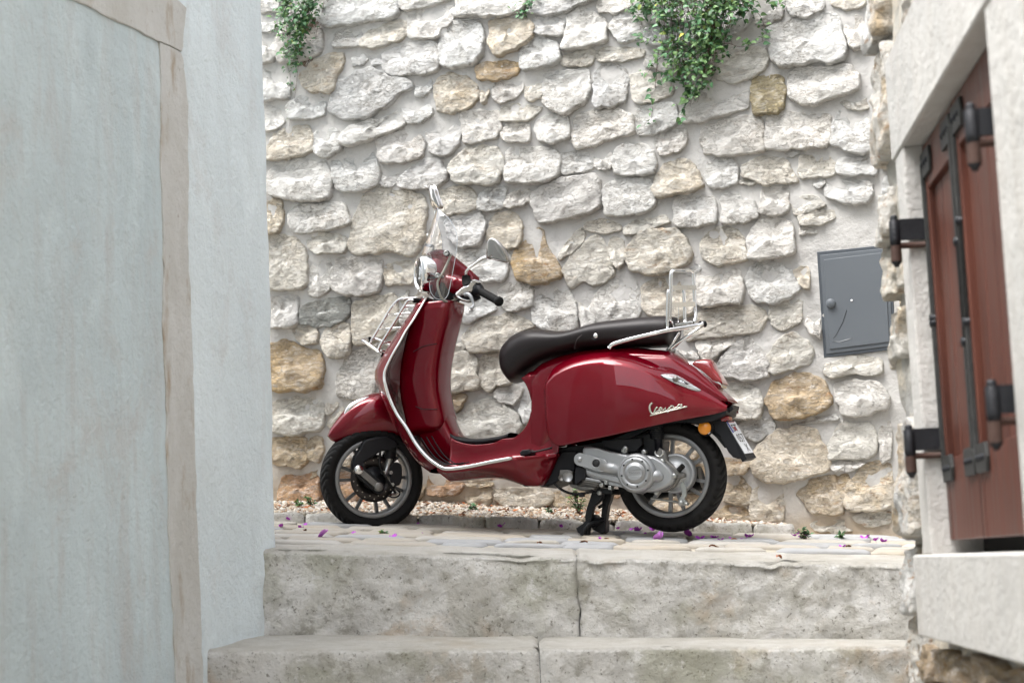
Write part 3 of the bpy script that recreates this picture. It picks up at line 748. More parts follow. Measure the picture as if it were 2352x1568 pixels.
# paving: flat irregular flags, joints of sandy earth
rp_ = random.Random(11); Y = 6.72; row = 0
while Y < 7.95:
    h = rp_.uniform(0.10, 0.17) * (1 + (Y - 6.7) * .3); X = -2.1 + rp_.uniform(0, .2)
    while X < 2.7:
        wd = rp_.uniform(0.16, 0.40); g = rp_.uniform(.006, .016); j = lambda: rp_.uniform(-0.022, 0.022)
        ym = Y + h / 2
        if X > 1.1: lim = wallY(X + wd / 2) - 0.10
        else: lim = kerbY(X + wd / 2) - 0.02
        if ym + h * .4 < lim:
            p = [(X + g + j(), Y + g + j()), (X + wd * .5, Y + g + j()), (X + wd - g + j(), Y + g + j()), (X + wd - g + j(), Y + h * .5), (X + wd - g + j(), Y + h - g + j()), (X + wd * .5, Y + h - g + j()), (X + g + j(), Y + h - g + j()), (X + g + j(), Y + h * .5)]
            V, F = stone_mesh(p, rp_.uniform(0.006, 0.015), rp_.random() * 50, 28, 0.45, [(1.0, None), (0.99, .4), (0.95, .8), (0.86, 1), (0.6, 1), (0.3, 1)], 0.01, -0.02)
            cx = sum(v[0] for v in V) / len(V); cy = sum(v[1] for v in V) / len(V)
            o = mk('flagstone', [(v[0] - cx, v[1] - cy, v[2] * .9 + zg(v[0], v[1]) - zg(cx, cy) - 0.006) for v in V], F, M_pave, street)
            o.location = (cx, cy, zg(cx, cy))
            c_ = rp_.choice([(0.41, 0.38, 0.33), (0.39, 0.35, 0.29), (0.37, 0.37, 0.365), (0.44, 0.415, 0.375), (0.33, 0.33, 0.33), (0.40, 0.35, 0.28)]); o.color = (*c_, 1)
        X += wd
    Y += h
# kerb of rough blocks
kerb = thing('stone_kerb', 'low rough grey stone kerb holding back the gravel strip', 'kerb', (0, 0, 0))
rk = random.Random(3); X = -2.2
while X < 1.13:
    wd = rk.uniform(0.16, 0.34); wd = min(wd, 1.16 - X) if X + wd > 1.05 else wd
    p = [(X + .004, 0), (X + wd / 2, rk.uniform(-.008, .012)), (X + wd - .004, 0), (X + wd - .004, .10), (X + .004, .10)]
    V, F = stone_mesh(p, rk.uniform(0.022, 0.034), rk.random() * 40, 36, 0.8, [(1.0, None), (1.0, .35), (.985, .7), (0.95, .93), (0.85, 1), (0.65, 1), (0.35, 1)], 0.006, -0.03)
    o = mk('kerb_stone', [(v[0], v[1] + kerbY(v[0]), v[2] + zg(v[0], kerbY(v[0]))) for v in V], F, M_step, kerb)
    X += wd
# gravel strip between kerb and wall
nG, mG = 120, 14; V = []
kp = [(560, 1186), (1000, 1150), (1200, 1164), (1400, 1167), (1650, 1189), (1788, 1213), (1830, 1220)]
def gy(x):
    x = max(kp[0][0], min(kp[-1][0], x))
    for a, b in zip(kp, kp[1:]):
        if x <= b[0]: return a[1] + (b[1] - a[1]) * (x - a[0]) / (b[0] - a[0])
kp[0] = (560, 1150)
def gravel_z(X, f):
    Yk = kerbY(X) + 0.08; Yw = wallY(X); zk = zg(X, Yk) + 0.028
    zw = zg(X, Yw) + 0.05
    # height at the foot of the wall, measured
    P = Vector((X, Yw, zw)); px = CX + FPX * P.dot(cR) / P.dot(cF)
    uz = hit(px, gy(px), W0, nW); zw = uz.z
    return Yk + (Yw + 0.03 - Yk) * f, zk + (zw - zk) * f
for i in range(nG):
    X = -2.4 + 3.55 * i / (nG - 1)
    for j in range(mG):
        yy, zz = gravel_z(X, j / (mG - 1)); V.append((X, yy, zz + 0.006 * fbm(Vector((X * 12, yy * 12, 0)), 3) - 0.008))
gb = mk('gravel_bed', V, grid_faces(nG, mG), M_ground); gb['kind'] = 'structure'
ico = [(0, 0, 1), (.9, 0, .4), (.28, .85, .45), (-.72, .53, .4), (-.72, -.53, .45), (.28, -.85, .4), (.72, .53, -.45), (-.28, .85, -.4), (-.9, 0, -.45), (-.28, -.85, -.4), (.72, -.53, -.45), (0, 0, -1)]
icf = [(0, 1, 2), (0, 2, 3), (0, 3, 4), (0, 4, 5), (0, 5, 1), (1, 6, 2), (2, 7, 3), (3, 8, 4), (4, 9, 5), (5, 10, 1), (6, 7, 2), (7, 8, 3), (8, 9, 4), (9, 10, 5), (10, 6, 1), (11, 7, 6), (11, 8, 7), (11, 9, 8), (11, 10, 9), (11, 6, 10)]
V = []; F = []; MI = []; rg = random.Random(9)
for k in range(7500):
    X = rg.uniform(-1.75, 1.13); f = rg.random(); yy, zz = gravel_z(X, f)
    if yy < kerbY(X) + .07: continue
    s = rg.uniform(0.005, 0.014) * (1.4 if rg.random() < .06 else 1); ex = [s * rg.uniform(.7, 1.4), s * rg.uniform(.7, 1.2), s * rg.uniform(.5, .9)]; a = rg.uniform(0, 6.28); ca, sa = math.cos(a), math.sin(a); o = len(V)
    for (x, y, z) in ico:
        x *= ex[0] * rg.uniform(.8, 1.2); y *= ex[1]; z *= ex[2]; V.append((X + x * ca - y * sa, yy + x * sa + y * ca, zz + z + rg.uniform(-.003, .006)))
    F += [tuple(i + o for i in q) for q in icf]; MI += [rg.choice([0, 0, 0, 1, 1, 2, 3])] * 20
gm = [simple('gravel_%s' % n, c, 0.85, var=.15, vscale=60) for n, c in (('white', (0.62, 0.58, 0.52)), ('cream', (0.52, 0.44, 0.34)), ('grey', (0.36, 0.32, 0.28)), ('tan', (0.42, 0.29, 0.19)))]
g = mk('gravel', V, F, gm, None, False)
for p, i in zip(g.data.polygons, MI): p.material_index = i
tag(g, 'pale crushed limestone gravel strewn between kerb and wall foot', 'gravel', kind='stuff')

# ------------------------------------------------------------------ stone steps
def step_block(name, parent, XL, XR, yE, zT, depth, zB, seed, rough=1.0, nx=110):
    """yE(X) front edge, zT(X) top height at the edge, zB(X) foot of the riser"""
    prof = []
    for k in range(12): prof.append(('t', 1 - k / 11))             # tread from the back to the edge
    for k in range(1, 6): prof.append(('r', k / 6))                # rounded nosing
    for k in range(0, 30): prof.append(('f', k / 29))              # riser
    V = []; off = Vector((seed, seed * 2.3, 0)); rr = 0.022
    for i in range(nx):
        f = i / (nx - 1); X = XL + (XR - XL) * f
        e = min(f, 1 - f) * (XR - XL); ed = 0.007 * max(0, 1 - e / 0.02) ** 2
        ye = yE(X); zt = zT(X); zb = zB(X)
        wob = 0.012 * fbm(Vector((X * 3, 0, 0)) + off, 3); chip = max(0, noise.noise(Vector((X * 7, 5, 0)) + off) - 0.15) * 0.035 + max(0, noise.noise(Vector((X * 22, 5, 0)) + off) - 0.2) * 0.03
        for kind, t in prof:
            if kind == 't': y = ye + rr + t * (depth - rr); z = zt + 0.1 * (y - ye) - chip * .35 * (1 - t) ** 6
            elif kind == 'r':
                a = t * math.pi / 2; y = ye + rr - rr * math.sin(a); z = zt - rr * (1 - math.cos(a)) - chip * .5
            else: y = ye; z = zt - rr + (zb - zt + rr) * t
            q = Vector((X * 5, y * 5, z * 5)) + off
            n = fbm(q, 5); n2 = fbm(q * 3.6, 4)
            if kind == 't': z += 0.005 * n * (1 - .0 * t) + 0.0015 * n2 - ed
            else: y += rough * (0.015 * n + 0.006 * n2) + wob + ed + chip * .6 * max(0, 1 - t * 5); z += 0.002 * n2
            jw = .022 * fbm(Vector((seed * 0 + 3, z * 7, 1)), 3)
            wR = max(0, 1 - (XR - X) / .12) if seed < 5 else 0; wL = max(0, 1 - (X - XL) / .12) if seed > 5 else 0
            V.append((X + jw * max(wR, wL), y, z))
    m = len(prof); F = [f_[::-1] for f_ in grid_faces(nx, m)]
    # end caps
    for i0 in (0, nx - 1):
        b = [tuple(V[i0 * m + k]) for k in range(m)]; o = len(V); V.append((b[0][0], b[0][1], b[-1][2])); 
        F.append(tuple([i0 * m + k for k in range(m)] + [o]))
    return mk(name, V, F, M_step, parent)
def lin(a, b): return lambda X: a[1] + (b[1] - a[1]) * (X - a[0]) / (b[0] - a[0])
steps = thing('stone_steps', 'worn pale limestone steps rising to the paved street', 'steps'); steps['kind'] = 'structure'; del steps['category']
yE1 = lambda X: edgeY(X); zT1 = lin((EL.x, EL.z), (ER.x, ER.z))
BL = hit(608, 1458, Vector((0, EL.y, 0)), Vector((0, 1, 0))); BR = hit(2066, 1470, Vector((0, ER.y, 0)), Vector((0, 1, 0)))
zB1 = lin((BL.x, BL.z), (BR.x, BR.z))
xj = hit(1330, 1400, Vector((0, 6.43, 0)), Vector((0, 1, 0))).x
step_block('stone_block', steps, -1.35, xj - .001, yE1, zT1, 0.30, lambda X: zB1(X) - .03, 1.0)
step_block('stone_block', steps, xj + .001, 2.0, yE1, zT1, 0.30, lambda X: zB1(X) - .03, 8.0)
Y2 = 6.02
E2L = hit(480, 1490, Vector((0, Y2, 0)), Vector((0, 1, 0))); E2R = hit(2066, 1482, Vector((0, Y2, 0)), Vector((0, 1, 0)))
zT2 = lin((E2L.x, E2L.z), (E2R.x, E2R.z))
def tread_block(XL, XR, yE, zT, yBack, zBack, zB, seed):
    nx = 90; V = []; off = Vector((seed, seed, 0)); m = 12 + 5 + 24
    for i in range(nx):
        f = i / (nx - 1); X = XL + (XR - XL) * f; ye = yE(X); zt = zT(X); yb = yBack(X); zk = zBack(X)
        e = min(f, 1 - f) * (XR - XL); ed = 0.014 * max(0, 1 - e / 0.02) ** 2
        wob = 0.010 * fbm(Vector((X * 3, 0, 0)) + off, 3)
        for k in range(m):
            if k < 12: t = 1 - k / 11; y = ye + .02 + t * (yb - ye - .02); z = zt + (zk - zt) * t
            elif k < 17: a = (k - 11) / 6 * math.pi / 2; y = ye + .02 - .02 * math.sin(a); z = zt - .02 * (1 - math.cos(a))
            else: t = (k - 17) / 23; y = ye; z = zt - .02 + (zB - zt + .02) * t
            q = Vector((X * 5, y * 5, z * 5)) + off; n = fbm(q, 5); n2 = fbm(q * 3.6, 4)
            if k < 12: z += .005 * n + .0015 * n2 - ed
            else: y += .013 * n + .005 * n2 + wob + ed
            V.append((X, y, z))
    return mk('stone_block', V, [q[::-1] for q in grid_faces(nx, m)], M_step, steps)
xj2 = hit(1240, 1520, Vector((0, Y2, 0)), Vector((0, 1, 0))).x
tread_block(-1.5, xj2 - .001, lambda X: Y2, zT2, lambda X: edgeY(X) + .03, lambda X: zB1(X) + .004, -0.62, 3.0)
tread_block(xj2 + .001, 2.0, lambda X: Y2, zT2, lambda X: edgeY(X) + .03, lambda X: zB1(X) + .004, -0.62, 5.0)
for k in range(1, 6):           # the stair goes on down past the camera
    ye = Y2 - 0.85 * k; zt = -0.275 - 0.27 * k
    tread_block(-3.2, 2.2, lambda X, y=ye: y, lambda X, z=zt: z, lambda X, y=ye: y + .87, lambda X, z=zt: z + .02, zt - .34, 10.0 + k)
low = sheet('ground', -40, 40, -60, Y2 - 0.85 * 5 + .03, 9, 9, lambda X, Y: -1.93, M_ground); low['kind'] = 'structure'
far = sheet('terrain', -60, 60, 10.4, 80, 9, 9, lambda X, Y: 0.25, M_ground); far['kind'] = 'structure'

# ------------------------------------------------------------------ left building
_b = gpt(604, 1262); _c = hit(476, 1492, Vector((0, Y2, 0)), Vector((0, 1, 0)))
LD = Vector((_b.x - _c.x, _b.y - _c.y, 0)).normalized(); LN = Vector((LD.y, -LD.x, 0)); LP = Vector((_b.x, _b.y, 0)); print('LEFT', LD, LP)
def lp(x, y, off=0.0): return hit(x, y, LP + LN * off, LN)
lbld = thing('plastered_building', 'whitewashed plaster house corner with a walled-up stone doorway', 'building')
cor = lp(625, 700); cs = (cor - LP).dot(LD); print('CORNER', cs, cor)
path = [LP + LD * cs + LN * -3.2 + LD * 0.35, LP + LD * (cs + .02) + LN * -0.05]
corner_pts = []
for a in range(0, 91, 15):
    t = R(a); corner_pts.append(LP + LD * (cs - .03 + .03 * math.cos(t)) + LN * (-.03 + .03 * math.sin(t)))
path = [LP + LD * (cs + .3) + LN * -3.2] + [p for p in corner_pts]
q = cs - .05
while q > -14.5: path.append(LP + LD * q); q -= 0.035 if q > -2.6 else 0.5
V = []; nzz = 140
for i, p in enumerate(path):
    for j in range(nzz):
        z = -2.0 + 7.0 * j / (nzz - 1)
        d = 0.008 * fbm(Vector((p.x * 1.6, p.y * 1.6, z * 1.6)), 4) + 0.0025 * fbm(Vector((p.x * 8, p.y * 8, z * 8)), 3)
        bl = max(0, 0.10 - abs(z - 0.03)) * .12 if i < 12 and i > 0 else 0
        V.append((p + LN * (d + bl) if i else p) + Vector((0, 0, z)))
for o_ in range(len(V)):
    pass
V = [Vector((v[0], v[1], v[2] - (0.02 * 0))) for v in V]
mk('plaster_wall', V, grid_faces(len(path), nzz), M_plaster, lbld)
def lslab(name, px, d0, d1, mat, sub=22, amp=0.004, extra=None):
    """irregular slab on the wall face from a pixel outline"""
    P = [lp(x, y, d1) for x, y in px]
    q = [((p - LP).dot(LD), p.z) for p in P]; q = ccw(q)
    n = max(60, int(sum(math.dist(q[i], q[i - 1]) for i in range(len(q))) / .03)); q = resample(q, n)
    c = (sum(a for a, b in q) / n, sum(b for a, b in q) / n); V = []; rings = [(1.0, d0), (1.0, d1 - .006), (1.0, d1 - .002)]
    r2 = []
    for a, b in q:
        e = amp * fbm(Vector((a * 14, b * 14, 2)), 3); r2.append((a + e, b + e * .5))
    for sc, d in rings:
        for (a, b) in r2: V.append(LP + LD * a + LN * (d + (.003 * fbm(Vector((a * 9, b * 9, 5)), 3) if d > d0 else 0)) + Vector((0, 0, b)))
    for (a, b) in r2:   # slightly inset face
        L_ = math.dist((a, b), c) or 1; V.append(LP + LD * (a + (c[0] - a) / L_ * .006) + LN * d1 + Vector((0, 0, b + (c[1] - b) / L_ * .006)))
    F = grid_faces(4, n, False, True); F = [f[::-1] for f in F]; F.append(tuple(3 * n + i for i in range(n)))
    return mk(name, V, F, mat, lbld, False)
lslab('door_infill', [(-260, -260), (-60, -90), (162, -2), (286, 56), (364, 97), (370, 200), (368, 350), (376, 600), (374, 730), (382, 960), (386, 1200), (398, 1420), (410, 1720), (-420, 1800), (-560, 400)], -.02, 0.012, M_plaster_grey, amp=.008)
lslab('door_jamb', [(368, 97), (421, 123), (431, 240), (434, 400), (432, 560), (439, 700), (446, 900), (449, 1050), (455, 1250), (462, 1430), (470, 1720), (412, 1720), (399, 1420), (388, 1200), (384, 960), (376, 730), (378, 600), (370, 350), (372, 200)], -.02, 0.017, M_jamb, amp=.010)
lslab('door_lintel', [(162, -3), (286, 55), (366, 94), (422, 120), (425, 80), (431, 19), (352, -38), (250, -120), (60, -240), (-60, -170), (60, -60)], -.02, 0.019, M_jamb, amp=.012)

# ------------------------------------------------------------------ right building with the shuttered window
RD = Vector((0.075, 1, 0)).normalized(); RN = Vector((-RD.y, RD.x, 0)); RP = Vector((0.712, 0, 0))
def rp(x, y, off=0.0): return hit(x, y, RP + RN * off, RN)
def rq(x, y, off=0.0):
    p = rp(x, y, off); return ((p - RP).dot(RD), p.z)
def r3(q, z, off): return RP + RD * q + RN * off + Vector((0, 0, z))
rb = thing('stone_house', 'rough ochre limestone house corner with a dressed stone window and brown shutters', 'building')
qc = rq(2040, 700)[0]
qJ = rq(2070, 500)[0]         # outer edge of the far jamb
V = []; path = []
q = -4.0
while q < 2.9: path.append((q, 0)); q += .5
q = 2.9
while q < qc - .06: path.append((q, 0)); q += .02
for a in range(0, 91, 15): t = R(a); path.append((qc - .06 + .06 * math.sin(t), -.06 + .06 * math.cos(t)))
path += [(qc + .02, -.5), (qc + .3, -3.4)]
nzz = 270
zprof = lambda z: z
for i, (q, o) in enumerate(path):
    for j in range(nzz):
        z = -2.0 + 7.0 * j / (nzz - 1)
        a = fbm(Vector((q * 3.4, z * 3.4, 1)), 5); b = fbm(Vector((q * 13, z * 13, 4)), 4)
        d = 0.024 * a + 0.010 * b - 0.018
        inh = 0.18 * max(0, min(1, (qJ - .03 - q) / .03)) * max(0, min(1, (z + .10) / .03)) * max(0, min(1, (1.22 - z) / .03)) if q > 2.9 else 0
        p = r3(q, z, o)
        p += RN * (d - inh)
        if q > qc - .07: p += RD * (0.020 * fbm(Vector((z * 3.1, 2, 7)), 3) + .008 * b)
        V.append(p)
mk('mortar', V, grid_faces(len(path), nzz)[::1], M_rough, rb)
M_quoin = stone_material('streaked_quoin_stone')
def quoin(q0, q1, z0, z1, H, seed, col, al):
    j = lambda s: random.uniform(-s, s)
    p = [(q0 + j(.01), z0 + j(.01)), ((q0 + q1) / 2, z0 + j(.015)), (q1 + j(.012), z0 + j(.012)), (q1 + j(.01), (z0 + z1) / 2), (q1 + j(.012), z1 + j(.012)), ((q0 + q1) / 2, z1 + j(.015)), (q0 + j(.01), z1 + j(.01)), (q0 + j(.01), (z0 + z1) / 2)]
    V, F = stone_mesh(p, H, seed, 80, 2.0, RG, .016, -.04)
    # wrap what passes the corner round it
    VV = []
    for (q, z, h) in V: VV.append(r3(q, z, h - .018))
    c = sum(VV, Vector()) / len(VV)
    o = mk('stone', [v - c for v in VV], F, M_quoin, rb); o.location = c; o.color = (*col, al)
random.seed(21)
qs = [(1568, 1400, .0), (1395, 1262, 0), (1236, 990, 0), (850, 725, 0), (690, 560, 0), (550, 420, 0), (352, 60, 0), (40, -120, 0), (-140, -300, 0)]
for k, (yb, yt, _) in enumerate(qs):
    z0 = rq(2045, yb)[1]; z1 = rq(2045, yt)[1]
    tone = random.choice([(0.70, 0.65, 0.56), (0.74, 0.71, 0.65), (0.68, 0.61, 0.50), (0.74, 0.73, 0.70)])
    quoin(qJ + random.uniform(-.02, .10) + .03, qc - .004, z0 + .004, z1 - .004, random.uniform(.020, .034), 60 + k, tone, random.uniform(.9, 1.3))
# stones in the band between quoins and the frame, above the lintel and below the sill
for k, (x0, x1, yb, yt) in enumerate([(2080, 2150, 130, -60), (2160, 2250, 60, -140), (2100, 2150, 1560, 1470), (2160, 2250, 1580, 1500), (2260, 2380, 1600, 1522), (2150, 2240, 1700, 1600), (2250, 2400, 1720, 1620)]):
    a = rq(x1, (yb + yt) / 2)[0]; b = rq(x0, (yb + yt) / 2)[0]; quoin(a, b, rq((x0 + x1) / 2, yb)[1], rq((x0 + x1) / 2, yt)[1], .03, 90 + k, (0.40, 0.31, 0.22) if yb > 900 else (0.56, 0.52, 0.46), .9)
def rslab(name, pts, d0, d1, mat, parent, bev=0.0, px=True, smooth=False, label=None):
    P = [rp(x, y, d1) for x, y in pts] if px else [r3(a, b, d1) for a, b in pts]
    V, F = slab_geo(P, RN, d0, d1, bev); return mk(name, V, F, mat, parent, smooth, label)
fr = thing('window_frame', '', ''); del fr['label']; del fr['category']; fr.parent = rb
OF = 0.030; WO = -0.018
qo, qi = rq(2060, 420, OF)[0], rq(2079, 428, OF)[0]; zs = rq(2126, 1273, .05)[1]; zl = rq(2083, 321, OF)[1]
qn = rq(2290, 400, OF)[0]
rslab('window_jamb', [(qi, zs), (qo + .0, zs), (qo, zl), (qi, zl)], -.12, OF, M_frame, fr, .006, False)
rslab('window_jamb', [(qn - .30, zs), (qn, zs), (qn, zl), (qn - .30, zl)], -.12, OF, M_frame, fr, .006, False)
rslab('window_lintel', [(qn - .32, zl + .002), (qo + .04, zl + .002), (qo + .05, zl + .275), (qn - .32, zl + .285)], -.12, OF + .004, M_frame, fr, .008, False)
rslab('window_sill', [(qn - .32, zs - .205), (qo + .01, zs - .205), (qo + .01, zs), (qn - .32, zs)], -.12, .055, M_frame, fr, .008, False)
M_dark = simple('unlit_room', (0.02, 0.018, 0.016), 0.9)
rslab('dark_opening', [(qn - .02, zs - .01), (qi + .02, zs - .01), (qi + .02, zl + .01), (qn - .02, zl + .01)], -.13, -.10, M_dark, fr, 0, False)
# two shutter leaves of boards in a frame
qm = rq(2199, 428, WO)[0]; wt = zl - .004; wb = rq(2173, 1241, WO)[1]
def leaf(q0, q1, label):     # q0 near, q1 far
    L = bpy.data.objects.new('shutter', None); COL.objects.link(L); L.parent = rb; L['label'] = label
    s = .045; rt = .115; rbm = .20
    B = lambda n, a, b, c, d, d0, d1, m=M_wood, bv=.004: rslab(n, [(a, c), (b, c), (b, d), (a, d)], d0, d1, m, L, bv, False)
    B('stile', q0, q0 + s, wb, wt, WO - .035, WO); B('stile', q1 - s, q1, wb, wt, WO - .035, WO)
    B('rail', q0 + s + .001, q1 - s - .001, wt - rt, wt, WO - .035, WO - .001); B('rail', q0 + s + .001, q1 - s - .001, wb, wb + rbm, WO - .035, WO - .001)
    n = 3 if q1 - q0 < .5 else 5; wd = (q1 - q0 - 2 * s) / n
    for i in range(n):
        a = q0 + s + i * wd; B('plank', a + .002, a + wd - .002, wb + rbm + .001, wt - rt - .001, WO - .03, WO - .016, M_wood, .004)
    return L
lf1 = leaf(qm + .003, qi - .004, 'far brown shutter leaf hung on the far jamb'); lf2 = leaf(qn - .02, qm - .003, 'near brown shutter leaf partly cut by the near jamb')
def strap(L, q, z, ln, up, lean=.0):     # corner plate with a long rod
    rslab('corner_plate', [(q - .060, z - .032), (q + .060, z - .032), (q + .070, z), (q + .060, z + .032), (q - .060, z + .032), (q - .070, z)], WO, WO + .008, M_ironold, L, .002, False)
    for dq in (-.036, 0, .036):
        V, F = lathe_geo(r3(q + dq, z, WO + .008), RN, [(0, .009), (.004, .007), (.006, 0)], 10); mk('rivet', V, F, M_iron, L)
def rod(L, q, z0, z1):
    rslab('strap', [(q - .008, z0), (q + .008, z0), (q + .008, z1), (q - .008, z1)], WO, WO + .010, M_ironold, L, .002, False)
    V, F = lathe_geo(r3(q, (z1 if z1 > z0 else z1), WO), RN, [(0, .012), (.013, .011), (.016, 0)], 12); mk('strap_knob', V, F, M_iron, L)
zt1 = wt - .055; zb1 = wb + .175
for L, a, b in ((lf1, qm, qi), (lf2, qn, qm)):
    for q in (a + .075, b - .075): strap(L, q, zt1, 0, 0); strap(L, q, zb1, 0, 0)
rod(lf1, qm + .022, zt1, zt1 - .50); rod(lf2, qm - .022, zt1, zt1 - .46)
rod(lf1, qm + .022, zb1, zb1 + .50); rod(lf2, qm - .022, zb1, zb1 + .54)
rod(lf1, qi - .020, zt1, zt1 - .40); rod(lf1, qi - .020, zb1, zb1 + .38)
def pintle(q, z, k=.56):
    P = bpy.data.objects.new('pintle_hinge', None); COL.objects.link(P); P.parent = rb
    o = .066
    V, F = lathe_geo(r3(q, z, o), (0, 0, 1), [(a * k, r * k * 1.25) for a, r in [(-.125, 0), (-.125, .008), (-.112, .012), (-.105, .018), (-.02, .018), (-.018, .020), (0, .020), (.085, .019), (.095, .013), (.100, .015), (.112, .010), (.112, 0)]], 16)
    mk('barrel', V, F, M_iron, P)
    V, F = box_geo(r3(q, z + .025, (o + WO) / 2), RD * .005, RN * ((o - WO) / 2), Vector((0, 0, .027))); mk('hinge_plate', V, F, M_iron, P, False)
    V, F = tube_geo([r3(q, z - .016, -.03), r3(q, z - .016, o)], .008, 10); mk('pin_arm', V, F, M_rust, P)
    V, F = lathe_geo(r3(q, z, o), (0, 0, 1), [(-.056, .0137), (-.016, .0137)], 16); mk('rusty_socket', V, F, M_rust, P)
zp1 = rp(2090, 525, .05).z; zp2 = rp(2110, 1030, .05).z
pintle(qi - .012, zp1); pintle(qi - .012, zp2); pintle(qn + .022, zp1 + .00); pintle(qn + .022, zp2)

# ------------------------------------------------------------------ unseen houses added behind the camera, raised to block low sky from reflections
def backhouse(name, label, X0, X1, Y0, Y1, zt, mat):
    t = thing(name, label, 'building')
    V, F = box_geo(((X0 + X1) / 2, (Y0 + Y1) / 2, (zt - 2.2) / 2), Vector(((X1 - X0) / 2, 0, 0)), Vector((0, (Y1 - Y0) / 2, 0)), Vector((0, 0, (zt + 2.2) / 2)))
    mk('house_wall', V, F, mat, t, False)
    V, F = box_geo(((X0 + X1) / 2, (Y0 + Y1) / 2, zt + .05), Vector(((X1 - X0) / 2 + .15, 0, 0)), Vector((0, (Y1 - Y0) / 2 + .15, 0)), Vector((0, 0, .06)))
    mk('eaves_slab', V, F, simple('terracotta_eaves', (0.30, 0.14, 0.08), .8), t, False)
backhouse('sky_block_house', 'unseen pale stone house behind the viewer, raised to block low sky', -6, 7, -13, -9, 7.0, M_jamb)
backhouse('sky_block_house', 'unseen tall stone house on the left behind the viewer, blocking low sky', -16, -7.5, -10, -2, 6.5, M_jamb)

# ------------------------------------------------------------------ meter box on the wall
mb = thing('meter_box', 'dark grey metal utility box door set in the rubble wall by the house corner', 'utility box', (W0.x, W0.y, 0), -TH)
def wpix(x, y, d):   # wall-local point at distance d in front of the mortar
    p = hit(x, y, W0 + nW * d, nW); return Vector(((p - W0).dot(aW), -d, p.z))
def wslab(name, px, d0, d1, mat, parent, bev=.003, label=None):
    P = [wpix(x, y, d1) for x, y in px]; V, F = slab_geo(P, (0, -1, 0), d0, d1, bev); return mk(name, V, F, mat, parent, False, label)
o4 = [(1876, 578), (2046, 561), (2058, 802), (1892, 822)]
wslab('frame', o4, -.05, .022, M_greyd, mb, .004)
wslab('door', [(1883, 586), (2040, 569), (2051, 794), (1898, 813)], -.02, .026, M_grey, mb, .003)
wslab('door_panel', [(1892, 596), (2032, 579), (2043, 785), (1905, 802)], -.02, .031, M_grey, mb, .003)
c = wpix(1908.6, 697, .031); V, F = lathe_geo(c, (0, -1, 0), [(0, .020), (.010, .020), (.013, .017), (.013, 0)], 20); mk('lock_knob', V, F, M_grey, mb)
c = wpix(1956, 690, .031); V, F = lathe_geo(c, (0, -1, 0), [(0, .005), (.002, .004), (.002, 0)], 12); mk('dent', V, F, M_white, mb)
for nm, pts, m in (('scratch', [(1945, 712), (1936, 740), (1921, 768), (1914, 777)], M_ink), ('scratch', [(1912, 783), (1928, 785), (1945, 780), (1956, 777)], M_alu)):
    V, F = tube_geo([wpix(x, y, .0312) for x, y in pts], .0012, 6); mk(nm, V, F, m, mb)
# ================================================================== the scooter
TS = R(20)
SO = Vector((C0.x, C0.y, 0.12))
aS = Vector((math.cos(TS), -math.sin(TS), 0)); nS = Vector((-math.sin(TS), -math.cos(TS), 0))   # rearwards, towards the viewer (its left side)
sc = thing('motor_scooter', 'glossy dark red scooter with brown seat and chrome racks by the rubble wall', 'scooter', SO, -TS)
def w2l(p):
    d = p - SO; return Vector((d.dot(aS), -d.dot(nS), d.z))
def q3(tl, x, y, t):
    """photo point at lateral offset t (towards the viewer) -> scooter coordinates"""
    px = vpx(tl, x, y); return w2l(hit(px[0], px[1], C0 + nS * t, nS))
def qz(tl, pts, t): return [(lambda p: (p.x, p.z))(q3(tl, x, y, t)) for x, y in pts]
def interp(curve):
    c = sorted(curve); xs = [a for a, b in c]
    def f(s):
        if s <= xs[0]: return c[0][1]
        for (a, b), (d, e) in zip(c, c[1:]):
            if s <= d:
                return b + (e - b) * (s - a) / max(1e-9, d - a)
        return c[-1][1]
    return f
def smoothc(curve, n=6):
    return [(v.x, v.y) for v in cr([(a, b) for a, b in curve], n)]
def slice_z(poly, s):
    zs = []
    for i in range(len(poly)):
        a, b = poly[i - 1], poly[i]
        if (a[0] - s) * (b[0] - s) < 0 or a[0] == s: zs.append(a[1] + (b[1] - a[1]) * (s - a[0]) / ((b[0] - a[0]) or 1e-9))
    return (min(zs), max(zs)) if zs else (0, 0)
def ident(s, y, z): return Vector((s, y, z))
def pillow(name, outline, wf, mat, parent, ns=44, nt=36, ex=2.6, tc=0.0, tf=ident, smooth_n=5, ext=None, label=None, endr=0.0):
    """closed loft of an outline (s, z) with half width wf(s)"""
    poly = smoothc(outline + [outline[0]], smooth_n)[:-1] if smooth_n else outline
    s0 = min(p[0] for p in poly); s1 = max(p[0] for p in poly); V = []
    for i in range(ns):
        u = 0.5 - 0.5 * math.cos(math.pi * (i + .02) / (ns - .96)); s = s0 + (s1 - s0) * u
        z0, z1 = slice_z(poly, s); cz = (z0 + z1) / 2; hz = (z1 - z0) / 2; w_ = wf(s)
        if endr:
            e = min(s - s0, s1 - s); w_ *= math.sqrt(max(0.02, 1 - (1 - min(1, e / endr)) ** 2))
        for k in range(nt):
            a = 2 * math.pi * k / nt; c, sn = math.cos(a), math.sin(a); e_ = (ext if (ext and sn > 0) else ex)
            V.append(tf(s, -tc + w_ * math.copysign(abs(c) ** (2 / e_), c), cz + hz * math.copysign(abs(sn) ** (2 / e_), sn)))
    F = grid_faces(ns, nt, False, True); F.append(tuple(range(nt))[::-1]); F.append(tuple((ns - 1) * nt + k for k in range(nt)))
    return mk(name, V, F, mat, parent, label=label)
def qslab(name, tl, px, t0, t1, mat, parent=sc, bev=.003, smooth=False, sm=0, label=None):
    P = [q3(tl, x, y, t1) for x, y in px]
    if sm: P = cr(P, sm, True)
    V, F = slab_geo(P, (0, -1, 0), t0, t1, bev); return mk(name, V, F, mat, parent, smooth, label)
